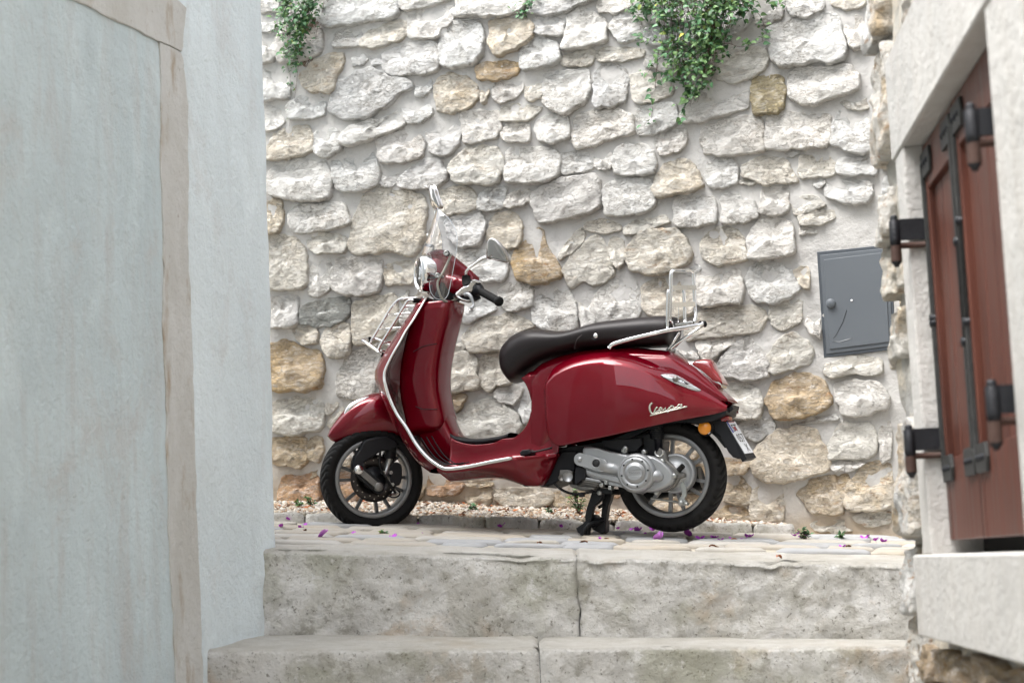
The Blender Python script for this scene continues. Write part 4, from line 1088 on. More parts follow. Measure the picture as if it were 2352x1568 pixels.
def qtube(name, tl, px, r, mat, parent=sc, sm=6, seg=12, flat=1.0, closed=False, label=None):
    """px entries are (x, y, t)"""
    return tube(name, [q3(tl, *p) for p in px], r, mat, parent, seg, closed, sm, flat, label)
def qlathe(name, tl, x, y, t, prof, mat, parent=sc, seg=36, axis=(0, -1, 0), label=None):
    return lathe(name, q3(tl, x, y, t), axis, prof, mat, parent, seg, True, label)
def sub(name, parent=sc, label=None):
    o = bpy.data.objects.new(name, None); COL.objects.link(o); o.parent = parent
    if label: o['label'] = label
    return o

# ---- body shell ------------------------------------------------------------
fo = qz('v', [(1222, 872), (1222, 1000), (1222, 1090)], .085) + qz('v', [(1245, 1100), (1264, 1085), (1290, 1020), (1350, 1006), (1500, 972), (1600, 948), (1662, 934), (1684, 924), (1682, 918), (1657, 892), (1612, 850), (1578, 826), (1551, 808), (1470, 800), (1400, 801), (1345, 806), (1296, 818), (1255, 834), (1235, 850)], 0.0)
wS = interp([(q3('v', x, 900, 0).x, w) for x, w in ((1178, .075), (1215, .10), (1260, .118), (1400, .125), (1520, .118), (1600, .103), (1684, .088))])
pillow('body_frame', fo, wS, M_red, sc, 60, 48, 3.6, smooth_n=0)
pillow('seat_support', qz('v', [(1200, 868), (1205, 878), (1212, 893), (1219, 915), (1222, 930), (1250, 930), (1250, 845), (1215, 850)], .085), lambda s: .102, M_red, sc, 20, 28, 4, smooth_n=0)
# side cowls
ct = smoothc(qz('v', [(1239, 930), (1241, 908), (1246, 885), (1254, 864), (1267, 846), (1284, 833), (1315, 819), (1355, 810), (1399, 807), (1437, 811), (1472, 821), (1516, 841), (1560, 866), (1618, 900), (1652, 921), (1664, 929)], .135))
cb = smoothc(qz('v', [(1239, 930), (1240, 950), (1244, 970), (1251, 990), (1262, 1008), (1283, 1023), (1334, 1014), (1400, 1001), (1472, 984), (1540, 968), (1590, 957), (1640, 946), (1662, 937), (1668, 933)], .175))
zt_ = interp(ct); zb_ = interp(cb); sA = max(ct[0][0], cb[0][0]) + .001; sB = min(ct[-1][0], cb[-1][0])
tin = interp([(q3('v', x, 900, .1).x, w) for x, w in ((1239, .108), (1400, .112), (1560, .098), (1668, .078))])
bul = interp([(q3('v', x, 900, .15).x, w) for x, w in ((1239, .074), (1420, .080), (1500, .068), (1560, .050), (1620, .026), (1668, .010))])
def cowl_t(s, z):
    d = max(0, s - sA); zt, zb = zt_(s), zb_(s); hh = max(.02, zt - zb); B = bul(s); q_ = max(0, min(zt - z, hh))
    lw = min(.060, .38 * hh); a_ = min(1, q_ / lw); b_ = min(1, d / .034 if d < .034 else 1)
    g_ = (1 - (1 - a_) ** 1.45) * (1 - (1 - b_) ** 1.45)          # shoulder ledge that wraps top and front
    y_ = max(0, min(1, (q_ - lw) / (.45 * hh + .001))); x_ = max(0, min(1, (d - .034) / .12))
    p = .74 * g_ + .26 * (1 - (1 - y_) ** 2) * (.35 + .65 * (1 - (1 - x_) ** 2)) * g_
    v = q_ / hh
    tuck = 1 - .20 * max(0, (v - .6) / .4) ** 2
    return tin(s) + .010 + B * p * tuck
for side in (1, -1):
    V = []; ns, nv = 130, 70
    for i in range(ns):
        u = i / (ns - 1); u = u ** 1.7; s = sA + (sB - sA) * u
        zt, zb = zt_(s), zb_(s)
        for j in range(nv):
            v = (j / (nv - 1)) ** 1.5; z = zt + (zb - zt) * v
            t = cowl_t(s, z)
            if j == 0: V.append((s, -side * (tin(s) - .02), z)); continue
            V.append((s, -side * t, z))
        V.append((s, -side * (cowl_t(s, zb) - .03), zb + .004))
    F = grid_faces(ns, nv + 1)
    if side < 0: F = [f[::-1] for f in F]
    mk('side_cowl', V, F, M_red, sc)
# ---- floor, tunnel and belly
tr_px = [('N2', 1090, 910), ('N2', 1150, 930), ('N2', 1300, 915), ('N2', 1500, 875), ('N2', 1665, 845), ('v', 1240, 1040), ('v', 1285, 1032)]
zf_ = interp([(p.x, p.z) for p in [q3(a, b, c, .245) for a, b, c in tr_px]])
ztun = interp(smoothc(qz('v', [(985, 985), (1030, 975), (1046, 996), (1058, 1009), (1080, 1018), (1110, 1022), (1150, 1018), (1172, 1009)], 0.0) + qz('v', [(1180, 1004), (1193, 995), (1204, 985), (1212, 973), (1218, 958), (1221, 945)], .085) + qz('v', [(1235, 945), (1285, 945)], .085)))
zbel = interp(smoothc(qz('v', [(985, 1084), (1000, 1092), (1030, 1105), (1110, 1098), (1150, 1100), (1180, 1108), (1207, 1116), (1240, 1116), (1254, 1104), (1268, 1075), (1285, 1034)], .12)))
s0 = q3('v', 1004, 1070, .245).x; s1 = q3('v', 1284, 1050, .12).x; V = []; ns = 60; sec = None
for i in range(ns):
    s = s0 + (s1 - s0) * i / (ns - 1); zf, zt, zb = zf_(s), ztun(s), zbel(s)
    fb = max(0, min(1, (s - q3('v', 1185, 1050, .24).x) / .10)); we = .245 - .095 * fb     # narrows behind the footboard
    zb = min(zb, zf - .012)
    ctl = [(0, zt), (.05, zt - .001), (.075, zt - .012), (.10, zt + (zf - zt) * .55), (.125, zf + .010 * (1 - fb)), (.16 - .03 * fb, zf + .002), (we - .01, zf + .001), (we, zf - .004), (we, zf - .016), (we - .02, zf + (zb - zf) * .45), (min(.15, we - .03), zb + .010), (.10, zb), (0, zb)]
    if zt - zf > .035: k_ = min(1, (zt - zf - .035) / .05); ctl[1] = (.07 + .01 * k_, zt - .001); ctl[2] = (.078 + .016 * k_, zt - .010); ctl[3] = (.10, zf + (zt - zf) * .5)
    row = cr([(a, b, 0) for a, b in ctl], 4)
    for p in row: V.append((s, -p.x, p.y))
    for p in reversed(row[1:-1]): V.append((s, p.x, p.y))
m = len(V) // ns
F = grid_faces(ns, m, False, True); F.append(tuple(range(m))[::-1]); F.append(tuple((ns - 1) * m + k for k in range(m)))
mk('floorboard', V, F, M_red, sc)
# rubber mat on the tunnel
mt = [q3('K', x, y, 0.0) for x, y in ((500, 1335), (560, 1380), (700, 1422), (950, 1428), (1250, 1385), (1400, 1335))]
mt = cr(mt, 5); V = []
for p in mt:
    for a in (-1, -.9, -.5, 0, .5, .9, 1): V.append((p.x, a * .078, p.z + .010 * (1 - abs(a) ** 6)))
    for a in (1, -1): V.append((p.x, a * .078, p.z - .012))
mk('tunnel_mat', V, grid_faces(len(mt), 9, False, True), M_blk, sc)
# ---- leg shield
TR = [('v', 979, 684, .095), ('v', 962, 713, .13), ('v', 947, 738, .16), ('v', 932, 760, .18), ('v', 919, 784, .20), ('N2', 745, 0, .215), ('N2', 700, 85, .228), ('N2', 668, 160, .238), ('N2', 662, 215, .242), ('N2', 669, 265, .245), ('N2', 700, 370, .245), ('N2', 760, 500, .245), ('N2', 830, 600, .245), ('N2', 900, 720, .245), ('N2', 960, 800, .245), ('N2', 1020, 860, .245), ('N2', 1090, 910, .245)]
CN = [('v', 968, 690), ('v', 948, 722), ('v', 933, 747), ('v', 920, 769), ('v', 908, 790), ('v', 895, 812), ('v', 884, 832), ('v', 876, 849), ('v', 874, 862), ('v', 876, 880), ('v', 884, 915), ('v', 897, 950), ('v', 912, 982), ('v', 928, 1012), ('v', 945, 1040), ('v', 965, 1066), ('v', 990, 1086)]
T3 = cr([q3(*p) for p in TR], 4); C3 = cr([q3(a, b, c, 0.0 if i < 10 else .04) for i, (a, b, c) in enumerate(CN)], 4)
V = []; nc = 25
for T, C in zip(T3, C3):
    for k in range(nc):
        w_ = -1 + 2 * k / (nc - 1); f = abs(w_) ** 2.2
        V.append((C.x + (T.x - C.x) * f, T.y * -w_ * -1 if False else T.y * w_, C.z + (T.z - C.z) * f))
mk('leg_shield', V, grid_faces(len(T3), nc), M_red, sc)
V = []                                                        # inner face, behind a thin edge
for T, C in zip(T3, C3):
    for k in range(nc):
        w_ = -1 + 2 * k / (nc - 1); f = abs(w_) ** 1.6
        V.append((C.x + .045 + (T.x + .006 - C.x - .045) * f, T.y * w_ * .992, C.z + .004 + (T.z + .003 - C.z - .004) * f))
mk('shield_inner_panel', V, [f[::-1] for f in grid_faces(len(T3), nc)], M_red, sc)
for side in (1, -1):
    pts = [Vector((p.x, p.y * side, p.z)) for p in T3]
    tail = [q3('N2', x, y, .248) for x, y in ((1150, 930), (1300, 915), (1500, 875), (1665, 845))]
    pts += [Vector((p.x, p.y * side, p.z)) for p in cr([T3[-1]] + tail, 6)[1:]]
    n_ = len(pts); rad = [.0045 + .0035 * min(1, i / n_ * 1.6) for i in range(n_)]
    V, F = tube_geo(pts, rad, 10); mk('chrome_edge_trim', V, F, M_chrome2, sc)
# foot ribs
for k in range(4):
    dx = k * 42
    qtube('foot_rib', 'N2', [(905 + dx, 690 - k * 6, .215 - .022 * k), (960 + dx, 770 - k * 2, .215 - .022 * k), (1020 + dx, 845 - k * 2, .215 - .022 * k), (1110 + dx, 893, .215 - .022 * k), (1200 + dx, 890 - 4 * k, .215 - .022 * k)], .0035, M_blk, flat=.7)
# ---- glove box and spine
rows = [(688, 1029), (715, 1024), (745, 1017), (783, 1007), (820, 1000), (853, 996), (890, 996), (925, 1002), (950, 1008), (968, 1010), (985, 1006), (998, 998)]
cn = cr([q3('v', x, y, .105) for y, x in rows], 4); V = []; nt_ = 40
for i, p in enumerate(cn):
    f = i / (len(cn) - 1); hw = .105; dep = .085
    if f > .86: g_ = (f - .86) / .14; hw *= math.sqrt(max(.03, 1 - g_ * g_ * .95)); dep *= math.sqrt(max(.05, 1 - g_ * g_ * .8))
    if f < .04: hw *= .93
    cxs = p.x - .085 - (.02 * max(0, f - .86) / .14)
    for k in range(nt_):
        a = 2 * math.pi * k / nt_; c, sn = math.cos(a), math.sin(a); e = 5.0
        crown = .012 * (1 - (sn) ** 2) if c > 0 else 0
        V.append((cxs + dep * math.copysign(abs(c) ** (2 / e), c) + crown, hw * math.copysign(abs(sn) ** (2 / e), sn), p.z))
F = grid_faces(len(cn), nt_, False, True); F.append(tuple(range(nt_))); F.append(tuple((len(cn) - 1) * nt_ + k for k in range(nt_))[::-1])
mk('glove_box', V, F, M_red, sc)
qtube('glove_box_seam', 'N2', [(905, 440, .108), (960, 460, .108), (1050, 463, .108), (1148, 460, .03)], .0016, M_ink, sm=4)
qtube('glove_box_seam', 'V', [(1240, 1110, .108), (1400, 1020, .108), (1560, 975, .108), (1700, 955, .108)], .0016, M_ink, sm=4)
qlathe('glove_box_lock', 'V', 1995, 640, .0, [(-.004, .008), (.004, .008), (.006, .005), (.006, 0)], M_blk, axis=(1, -.3, 0))
pillow('spine', qz('v', [(985, 880), (1016, 893), (1024, 915), (1034, 947), (1044, 974), (1056, 996), (1075, 1014), (1070, 1060), (1010, 1060), (975, 1010), (965, 930)], 0.0), lambda s: .080, M_red, sc, 30, 28, 3.0, smooth_n=3)
tube('steering_neck', [q3('v', 1036, 655, 0), q3('v', 1018, 715, 0)], .055, M_blk, sc, 24)
# ---- seat
so_ = qz('v', [(1180, 880), (1170, 868), (1158, 848), (1154, 828), (1157, 808), (1166, 790), (1180, 775), (1197, 765), (1223, 758), (1255, 758), (1296, 763), (1325, 760), (1352, 751), (1384, 742), (1442, 734), (1501, 728), (1545, 728), (1558, 737), (1548, 792), (1531, 796), (1472, 799), (1399, 801), (1345, 806), (1296, 817), (1255, 831), (1214, 856), (1198, 873)], 0.0)
seat = pillow('seat', so_, interp([(q3('v', x, 800, 0).x, w) for x, w in ((1154, .085), (1185, .115), (1240, .135), (1330, .145), (1400, .140), (1500, .125), (1558, .105))]), M_seat, sc, 70, 48, 2.9, smooth_n=3, ext=2.4, endr=.03)
for dy in (0, 5):
    qtube('stitch_line', 'O', [(780, 775, .138), (800, 700, .143), (860, 650, .140), (930, 615 + dy, .130), (1010, 592 + dy, .122), (1200, 565 + dy, .110), (1400, 547 + dy, .10), (1490, 543 + dy, .09)], .0011, M_stitch, seat, seg=6)
qtube('stitch_line', 'O', [(420, 640, .075), (520, 640, .095), (620, 660, .105), (720, 662, .11), (830, 645, .12), (940, 600, .12)], .0011, M_stitch, seat, seg=6)
qlathe('seat_knob', 'O', 945, 672, .128, [(0, .021), (.010, .020), (.011, .012), (.008, .0115)], M_blk)
qlathe('seat_knob_cap', 'O', 946, 672, .139, [(0, .010), (.003, .009), (.004, 0)], M_chrome2)
qslab('seat_base', 'v', [(1196, 870), (1214, 858), (1225, 852), (1222, 864), (1206, 880)], -.06, .06, M_blk, bev=.004)
# ---- tail lamp, indicator, emblem
tl_ = sub('tail_lamp')
bz = qz('T', [(555, 205), (572, 165), (640, 138), (800, 128), (955, 128), (1010, 250), (1110, 430), (1118, 500), (1095, 516), (1000, 517), (930, 480), (760, 370), (610, 265)], 0.035)
pillow('bezel', bz, lambda s: .052, M_chrome, tl_, 30, 30, 3.0, smooth_n=3)
bl = qz('T', [(715, 185), (780, 128), (955, 120), (1010, 225), (1075, 320), (1130, 425), (1120, 470), (1010, 490), (930, 420), (840, 330), (760, 255)], 0.035)
pillow('lens', bl, lambda s: .0535, M_redlens, tl_, 30, 30, 3.2, smooth_n=3)
ip = [(285, 345), (310, 325), (390, 320), (470, 328), (560, 368), (660, 430), (760, 495), (828, 540), (790, 552), (700, 538), (600, 500), (480, 450), (380, 400)]
P = []
for x, y in ip:                                         # lies on the shoulder of the cowl
    p = q3('T', x, y, .14)
    for _ in range(6): p = q3('T', x, y, max(tin(p.x) + .012, cowl_t(p.x, p.z)) + .004)
    P.append(p)
P = cr(P, 3, True); c = sum(P, Vector()) / len(P); V = [p + Vector((0, .02, -.004)) for p in P] + P + [c + (p - c) * .80 + Vector((0, -.004, .002)) for p in P] + [c + (p - c) * .4 + Vector((0, -.005, .003)) for p in P] + [c + Vector((0, -.005, .003))]
n_ = len(P); F = grid_faces(4, n_, False, True) + [(3 * n_ + i, 3 * n_ + (i + 1) % n_, 4 * n_) for i in range(n_)]
ind = mk('rear_indicator', V, F, M_inlens, sc)
ip2 = [(400, 375), (430, 360), (480, 365), (540, 400), (560, 430), (520, 432), (450, 405)]
qlathe('indicator_bulb', 'T', 485, 392, .150, [(0, .012), (.006, .010), (.009, 0)], M_aluold, ind, 16)
emb = []
def surf(x, y, tl='T', lift=.003):
    p = q3(tl, x, y, .18)
    for _ in range(6): p = q3(tl, x, y, cowl_t(p.x, p.z) + lift)
    return p
for st, r_ in (([(166, 716), (142, 745), (131, 785), (140, 830), (160, 862)], .0040), ([(160, 862), (185, 862), (200, 825), (218, 790), (240, 776)], .0028), ([(186, 868), (215, 840), (250, 820), (285, 808), (300, 790), (282, 782), (262, 798), (256, 825), (272, 838), (300, 826)], .0021),
               ([(300, 826), (330, 806), (350, 783), (342, 800), (355, 820), (340, 834), (322, 828)], .0021), ([(345, 826), (375, 808), (405, 776), (385, 830)], .0021), ([(398, 790), (425, 762), (452, 762), (455, 782), (432, 802), (404, 806)], .0021),
               ([(455, 790), (490, 780), (520, 768)], .0018), ([(560, 744), (530, 742), (510, 765), (522, 782), (548, 772), (566, 748), (572, 738), (566, 770), (590, 776), (618, 764)], .0023), ([(138, 890), (300, 850), (470, 810), (642, 767)], .0027), ([(160, 866), (230, 850), (260, 845)], .0022), ([(385, 830), (378, 850)], .0022)):
    emb.append(tube_geo(cr([surf(x, y) for x, y in st], 5), r_, 6))
V, F = merge(emb); mk('name_emblem', V, F, M_emb, sc)
# ---- rear mudguard, reflector, plate
qslab('rear_mudguard', 'T', [(690, 925), (900, 880), (1120, 835), (1262, 742), (1255, 790), (1150, 880), (1160, 960), (1230, 1120), (1330, 1330), (1400, 1455), (1330, 1480), (1260, 1455), (1200, 1390), (1130, 1250), (1080, 1170), (1010, 1120), (960, 1000), (830, 960)], -.055, .060, M_blk, bev=.008)
qslab('inner_mudguard', 'v', [(1395, 1012), (1450, 990), (1500, 978), (1600, 952), (1668, 936), (1668, 950), (1640, 966), (1610, 972), (1560, 968), (1510, 975), (1470, 992), (1440, 1012)], -.07, .10, M_blk2, bev=.004)
qslab('mudguard_liner', 'T', [(560, 960), (900, 900), (1010, 960), (1110, 1150), (1185, 1330), (1150, 1330), (1050, 1200), (940, 1085), (840, 1015), (700, 970)], -.05, .03, M_blk2, bev=.004)
rf = sub('side_reflector')
qlathe('reflector_cup', 'T', 890, 1062, .085, [(-.02, .030), (.0, .030), (.004, .028)], M_blk, rf)
qlathe('reflector_lens', 'T', 880, 1060, .088, [(0, .0262), (.003, .0255), (.004, .0)], M_amber, rf)
qslab('rear_marker', 'T', [(1098, 905), (1160, 890), (1205, 900), (1210, 945), (1165, 965), (1105, 975)], .0, .062, M_redlens, bev=.004)
pl = sub('number_plate')
PN, PF = .050, -.045
def pp(u, v):      # u across (0 near .. 1 far), v down
    a = q3('T', 1172 + (1428 - 1172) * v, 985 + (1412 - 985) * v, PN); b = q3('T', 1288 + (1535 - 1288) * v, 975 + (1395 - 975) * v, PF)
    return a + (b - a) * u
pn = (pp(1, 0) - pp(0, 0)).cross(pp(0, 1) - pp(0, 0)).normalized()
if pn.x < 0: pn = -pn
def pquad(name, u0, u1, v0, v1, d, th, mat):
    P = [pp(u0, v0) + pn * d, pp(u1, v0) + pn * d, pp(u1, v1) + pn * d, pp(u0, v1) + pn * d]
    V, F = slab_geo(P, pn, -th, 0, 0); return mk(name, V, F, mat, pl, False)
pquad('plate_holder', -.10, 1.10, -.06, 1.16, 0, .022, M_blk); pquad('plate', 0, 1, 0, 1, .003, .004, M_white)
pquad('blue_band', 0, .14, 0, .34, .0036, .0008, M_blue); pquad('crest', .42, .60, .16, .28, .0036, .0008, M_redp); pquad('red_line', .15, .85, .005, .02, .0036, .0008, M_redp)
def text_mesh(s, size=1.0):
    cu = bpy.data.curves.new('t', 'FONT'); cu.body = s; cu.size = size; cu.align_x = 'CENTER'; cu.align_y = 'CENTER'; cu.resolution_u = 2
    o = bpy.data.objects.new('t', cu); COL.objects.link(o); me = o.to_mesh()
    V = [v.co.copy() for v in me.vertices]; F = [tuple(p.vertices) for p in me.polygons]; o.to_mesh_clear(); bpy.data.objects.remove(o); bpy.data.curves.remove(cu)
    return V, F
for s, u, v, wd, ht in (('ST', .5, .20, .62, .22), ('057', .52, .52, .74, .26), ('X', .60, .83, .34, .24)):
    V, F = text_mesh(s); xs = [p.x for p in V]; ys = [p.y for p in V]; w0 = max(xs) - min(xs); h0 = max(ys) - min(ys); mx_, my_ = (max(xs) + min(xs)) / 2, (max(ys) + min(ys)) / 2
    mk('plate_characters', [pp(u + (p.x - mx_) / w0 * wd, v - (p.y - my_) / h0 * ht) + pn * .0042 for p in V], F, M_ink, pl, False)

# ---- wheels
def wheel(name, cen, ax, up, RT, HW, face, parent, ph=0.0, disc=False, label=None):
    """cen: wheel centre (scooter coordinates), ax: unit axis towards the viewer"""
    W = sub(name, parent, label); ax = ax.normalized(); e1 = (up - ax * up.dot(ax)).normalized(); e2 = ax.cross(e1)
    prof = [(-.040, .166), (-.047, .175), (-HW, .190), (-HW + .002, .200), (-HW + .008, RT - .010)]
    for k in range(-8, 9): x = k / 8 * (HW - .012); prof.append((x, RT - .0085 * (abs(x) / (HW - .012)) ** 2))
    prof += [(HW - .008, RT - .010), (HW - .002, .200), (HW, .190), (.047, .175), (.040, .166)]
    seg = 288; V = []
    for i in range(seg):
        a = 2 * math.pi * i / seg; d = e1 * math.cos(a) + e2 * math.sin(a)
        for (h, r) in prof:
            if r > RT - .0105:
                g_ = (i / seg * 40 + abs(h) * 26) % 1.0
                if g_ < .22 and abs(h) > .006: r -= .009
                if abs(abs(h) - .004) < .0025: r -= .004
            V.append(cen + ax * h + d * r)
    mk('tyre', V, grid_faces(seg, len(prof), True, False), M_rub, W)
    V, F = lathe_geo(cen, ax, [(-.043, .149), (-.044, .167), (-.040, .169), (-.036, .160), (.030, .160), (.036, .168), (.040, .169)], 80); mk('rim_barrel', V, F, M_rimd, W)
    V, F = lathe_geo(cen, ax, [(.036, .168), (.044, .1675), (.046, .165), (.046, .151), (.042, .148), (.020, .1445), (-.02, .1435), (-.043, .148)], 90); mk('rim', V, F, M_rim, W)
    sp = []
    for k in range(6):
        for dd in (0, R(23)):
            a = R(60 * k) + dd + ph; d = e1 * math.cos(a) + e2 * math.sin(a); t_ = ax.cross(d)
            V, F = box_geo(cen + d * .10 + ax * .0, d * .046, t_ * .0065, ax * .011)
            for i_, v in enumerate(V):
                if (v - cen - d * .10).dot(d) < 0: V[i_] = v + ax * .006
            mk('spoke', V, F, M_rim if not disc else M_rimd, W, False)
    V, F = lathe_geo(cen, ax, [(-.05, .03), (-.045, .055), (.02, .060), (.030, .050), (.032, .02), (.032, 0)], 40); mk('hub', V, F, M_rimd if disc else M_alu, W)
    return W, e1, e2
rwc = q3('v', 1536, 1092, .046) + Vector((0, .046, 0))
wheel('rear_wheel', rwc, Vector((0, -1, 0)), Vector((0, 0, 1)), .2235, .058, 0, sc, R(-5))
# steering: front assembly turned towards the viewer
hW = Vector((-.954, -.299, 0)).normalized()                     # heading of wheel and handlebar in the world
hL = Vector((hW.dot(aS), -hW.dot(nS), 0)).normalized()          # the same in scooter coordinates
lL = Vector((-hL.y, hL.x, 0));                                   # sideways, towards the viewer
if lL.y > 0: lL = -lL
lWd = aS * lL.x - nS * lL.y
def hq(tl, x, y, b, org):
    px = vpx(tl, x, y); o = SO + aS * org.x - nS * org.y + Vector((0, 0, org.z)); return w2l(hit(px[0], px[1], o + lWd * b, lWd))
fn = q3('W', 1028, 690, .035)                                    # near rim face centre
fwc = fn - lL * .046
axF = (lL + Vector((0, 0, -.06))).normalized()
FW, e1, e2 = wheel('front_wheel', fwc, axF, Vector((0, 0, 1)), .2215, .058, 0, sc, R(8), True)
F_ = lambda x, y, b: hq('W', x, y, b, fwc)
# brake disc with holes: annulus built of a plate and through-drilled look-alikes (real short recesses)
V, F = lathe_geo(fwc + lL * .040, axF, [(0, .052), (.0035, .052), (.0035, .101), (0, .101), (0, .052)], 72); mk('brake_disc', V, F, simple('dark_brake_disc', (.045, .04, .038), .35, .8, var=.2, vscale=30), FW)
hl = []
for k in range(26):
    a = 2 * math.pi * k / 26; r_ = .088 if k % 2 else .076
    c = fwc + lL * .0437 + (e1 * math.cos(a) + e2 * math.sin(a)) * r_; hl.append(lathe_geo(c, axF, [(0, .0032), (.0004, .0032), (.0004, 0)], 8))
V, F = merge(hl); mk('disc_holes', V, F, simple('drilled_hole', (.40, .36, .30), .6), FW)
V, F = lathe_geo(fwc + lL * .042, axF, [(0, .05), (.006, .048), (.008, .03), (.02, .025), (.02, 0)], 40); mk('disc_carrier', V, F, M_blk2, FW)
fk = sub('front_fork')
def fslab(name, px, b0, b1, mat, bev=.003, sm=0, parent=fk, smooth=False):
    P = [F_(x, y, b1) for x, y in px]
    if sm: P = cr(P, sm, True)
    V, F = slab_geo(P, lL, b0, b1, bev); return mk(name, V, F, mat, parent, smooth)
fslab('fork_leg', [(820, 170), (900, 60), (1250, 0), (1420, 120), (1400, 200), (1150, 260), (1000, 360), (880, 440), (860, 560), (780, 640), (700, 590), (680, 470), (720, 330), (790, 230)], .035, .075, M_blk, .010, 2)
def capsule(name, a, b, r, depth, ax, mat, parent, n=14):
    d = (b - a).normalized(); s_ = ax.cross(d).normalized(); P = []
    for k in range(n + 1): t = math.pi * k / n; P.append(b + d * r * math.sin(t) + s_ * r * math.cos(t))
    for k in range(n + 1): t = math.pi * k / n; P.append(a - d * r * math.sin(t) - s_ * r * math.cos(t))
    V, F = slab_geo(P, ax, -depth, 0, .003); return mk(name, V, F, mat, parent, False)
A_, B_ = F_(787, 555, .098), F_(1105, 830, .098)
capsule('link_arm_backing', F_(800, 575, .082), F_(1110, 840, .082), .026, .02, lL, M_blk2, fk)
capsule('link_arm', A_, B_, .0125, .018, lL, M_aluold, fk)
for nm, p, r_, m_ in (('link_cap', A_, .0195, M_chrome2), ('axle_cap', B_, .0190, M_aluold)):
    V, F = lathe_geo(p - lL * .02, lL, [(0, r_), (.024, r_), (.027, r_ * .86), (.0275, 0)], 28); mk(nm, V, F, m_, fk)
tube('shock_tube', [F_(1290, 330, .05), F_(1215, 650, .05)], .014, M_zinc, fk, 16); tube('shock_boot', [F_(1300, 180, .05), F_(1290, 380, .05)], .024, M_rub, fk, 18)
tube('link_bracket', [F_(1240, 650, .06), F_(1300, 790, .06)], .009, M_aluold, fk, 10)
fslab('brake_caliper', [(1310, 470), (1380, 430), (1460, 460), (1485, 560), (1480, 700), (1440, 800), (1340, 810), (1280, 740), (1290, 600)], .02, .070, M_blk, .006, 2)
for x, y in ((1298, 598), (1325, 792), (1180, 600)):
    V, F = lathe_geo(F_(x, y, .074), lL, [(-.01, .0085), (.004, .0085), (.004, 0)], 6); mk('caliper_bolt', V, F, M_zinc, fk, False)
tube('brake_hose', [F_(1130, 240, .07), F_(1120, 420, .085), F_(1150, 560, .09), F_(1230, 700, .09), F_(1320, 840, .085), F_(1380, 930, .08)], .0055, M_rub, fk, 10, smooth_n=5)
tube('brake_hose', [F_(1250, 970, .08), F_(1340, 1000, .08), F_(1420, 975, .08), F_(1445, 920, .08), F_(1400, 880, .08)], .0035, M_blk, fk, 8, smooth_n=5)
for k in range(3): tube('spring_coil', [F_(1285 + k * 34, 970 - k * 8, .05), F_(1370 + k * 26, 885 + k * 8, .05)], .006, M_chrome2, fk, 8)
# front mudguard turns with the wheel
def fp(s, y, z): return fwc + hL * -s + lL * -y + Vector((0, 0, z))      # s rearwards, y away from viewer, z up from hub
def fz(tl, pts, b):
    o = []
    for x, y in pts:
        p = hq(tl, x, y, b, fwc) - fwc; o.append((-(p.dot(hL)), p.z))
    return o
mo = fz('I', [(716, 500), (745, 425), (810, 330), (880, 240), (960, 168), (1050, 108), (1150, 66), (1250, 45), (1360, 70), (1480, 150), (1540, 300), (1560, 480), (1540, 545), (1450, 535), (1300, 512), (1150, 522), (1050, 542), (950, 562), (830, 570), (760, 550)], .02)
sm0 = min(a for a, b in mo)
pillow('front_mudguard', mo, lambda s: .014 + .078 * (1 - math.exp(-(s - sm0) / .085)), M_red, sc, 60, 44, 2.5, tf=fp, smooth_n=3, ext=2.0)
co = fz('I', [(866, 318), (880, 260), (910, 205), (960, 165), (1040, 128), (1110, 108), (1158, 104), (1110, 150), (1030, 210), (960, 255), (900, 292)], .018)
co = [(a, b) for a, b in co]
pillow('mudguard_crest', [(a, b + .006) for a, b in co], lambda s: .020, M_chrome, sc, 24, 20, 2.4, tf=fp, tc=.022, smooth_n=3, endr=.03)

# ---- engine and transmission
en = sub('engine')
eslab = lambda n, px, t0, t1, m=M_alu, bev=.004, sm=0, smooth=False: qslab(n, 'P', px, t0, t1, m, en, bev, smooth, sm)
eslab('engine_block', [(-40, 640), (0, 330), (90, 160), (420, 110), (700, 60), (1250, -30), (1330, 60), (1310, 260), (1100, 330), (900, 560), (560, 640), (300, 600), (130, 560)], -.10, .085, M_blk2, .006)
eslab('crankcase_bracket', [(640, 60), (1130, 30), (1140, 120), (1060, 210), (900, 210), (660, 150)], .05, .115, M_blk, .005)
eslab('transmission_cover', [(418, 138), (560, 148), (660, 178), (820, 215), (950, 235), (1100, 238), (1240, 250), (1350, 300), (1440, 370), (1500, 440), (1530, 510), (1515, 580), (1450, 640), (1340, 688), (1220, 702), (1080, 690), (960, 650), (900, 640), (640, 568), (440, 500), (400, 420), (390, 300), (395, 220)], .06, .150, M_alu, .012, 2)
a, b = q3('P', 368, 298, .168), q3('P', 640, 375, .168)
capsule('cover_rib', a, b, .0255, .03, Vector((0, -1, 0)), M_alu, en)
tube('cover_rib', [q3('P', 640, 385, .150), q3('P', 900, 435, .150)], .024, M_alu, en, 20)
eslab('cover_step', [(440, 420), (620, 470), (870, 520), (880, 600), (640, 540), (450, 480)], .1, .158, M_alu, .006)
qlathe('cover_window_ring', 'P', 572, 346, .168, [(0, .0205), (.004, .0195), (.004, .0165), (.001, .016)], M_alu, en); qlathe('cover_window', 'P', 572, 346, .168, [(0, .016), (.0022, .015), (.0022, 0)], M_ink, en)
qlathe('cover_plug', 'P', 368, 298, .168, [(0, .011), (.003, .010), (.004, 0)], M_alu, en)
cc = q3('P', 1080, 470, .150); AX = (0, -1, 0)
V, F = lathe_geo(cc, AX, [(-.03, .0785), (.010, .0785), (.022, .0755), (.030, .069), (.033, .064), (.030, .0635), (.030, .062), (.034, .0615), (.034, .044), (.032, .0435), (.032, .042), (.035, .0415), (.036, 0)], 72); mk('clutch_cover', V, F, M_alu, en)
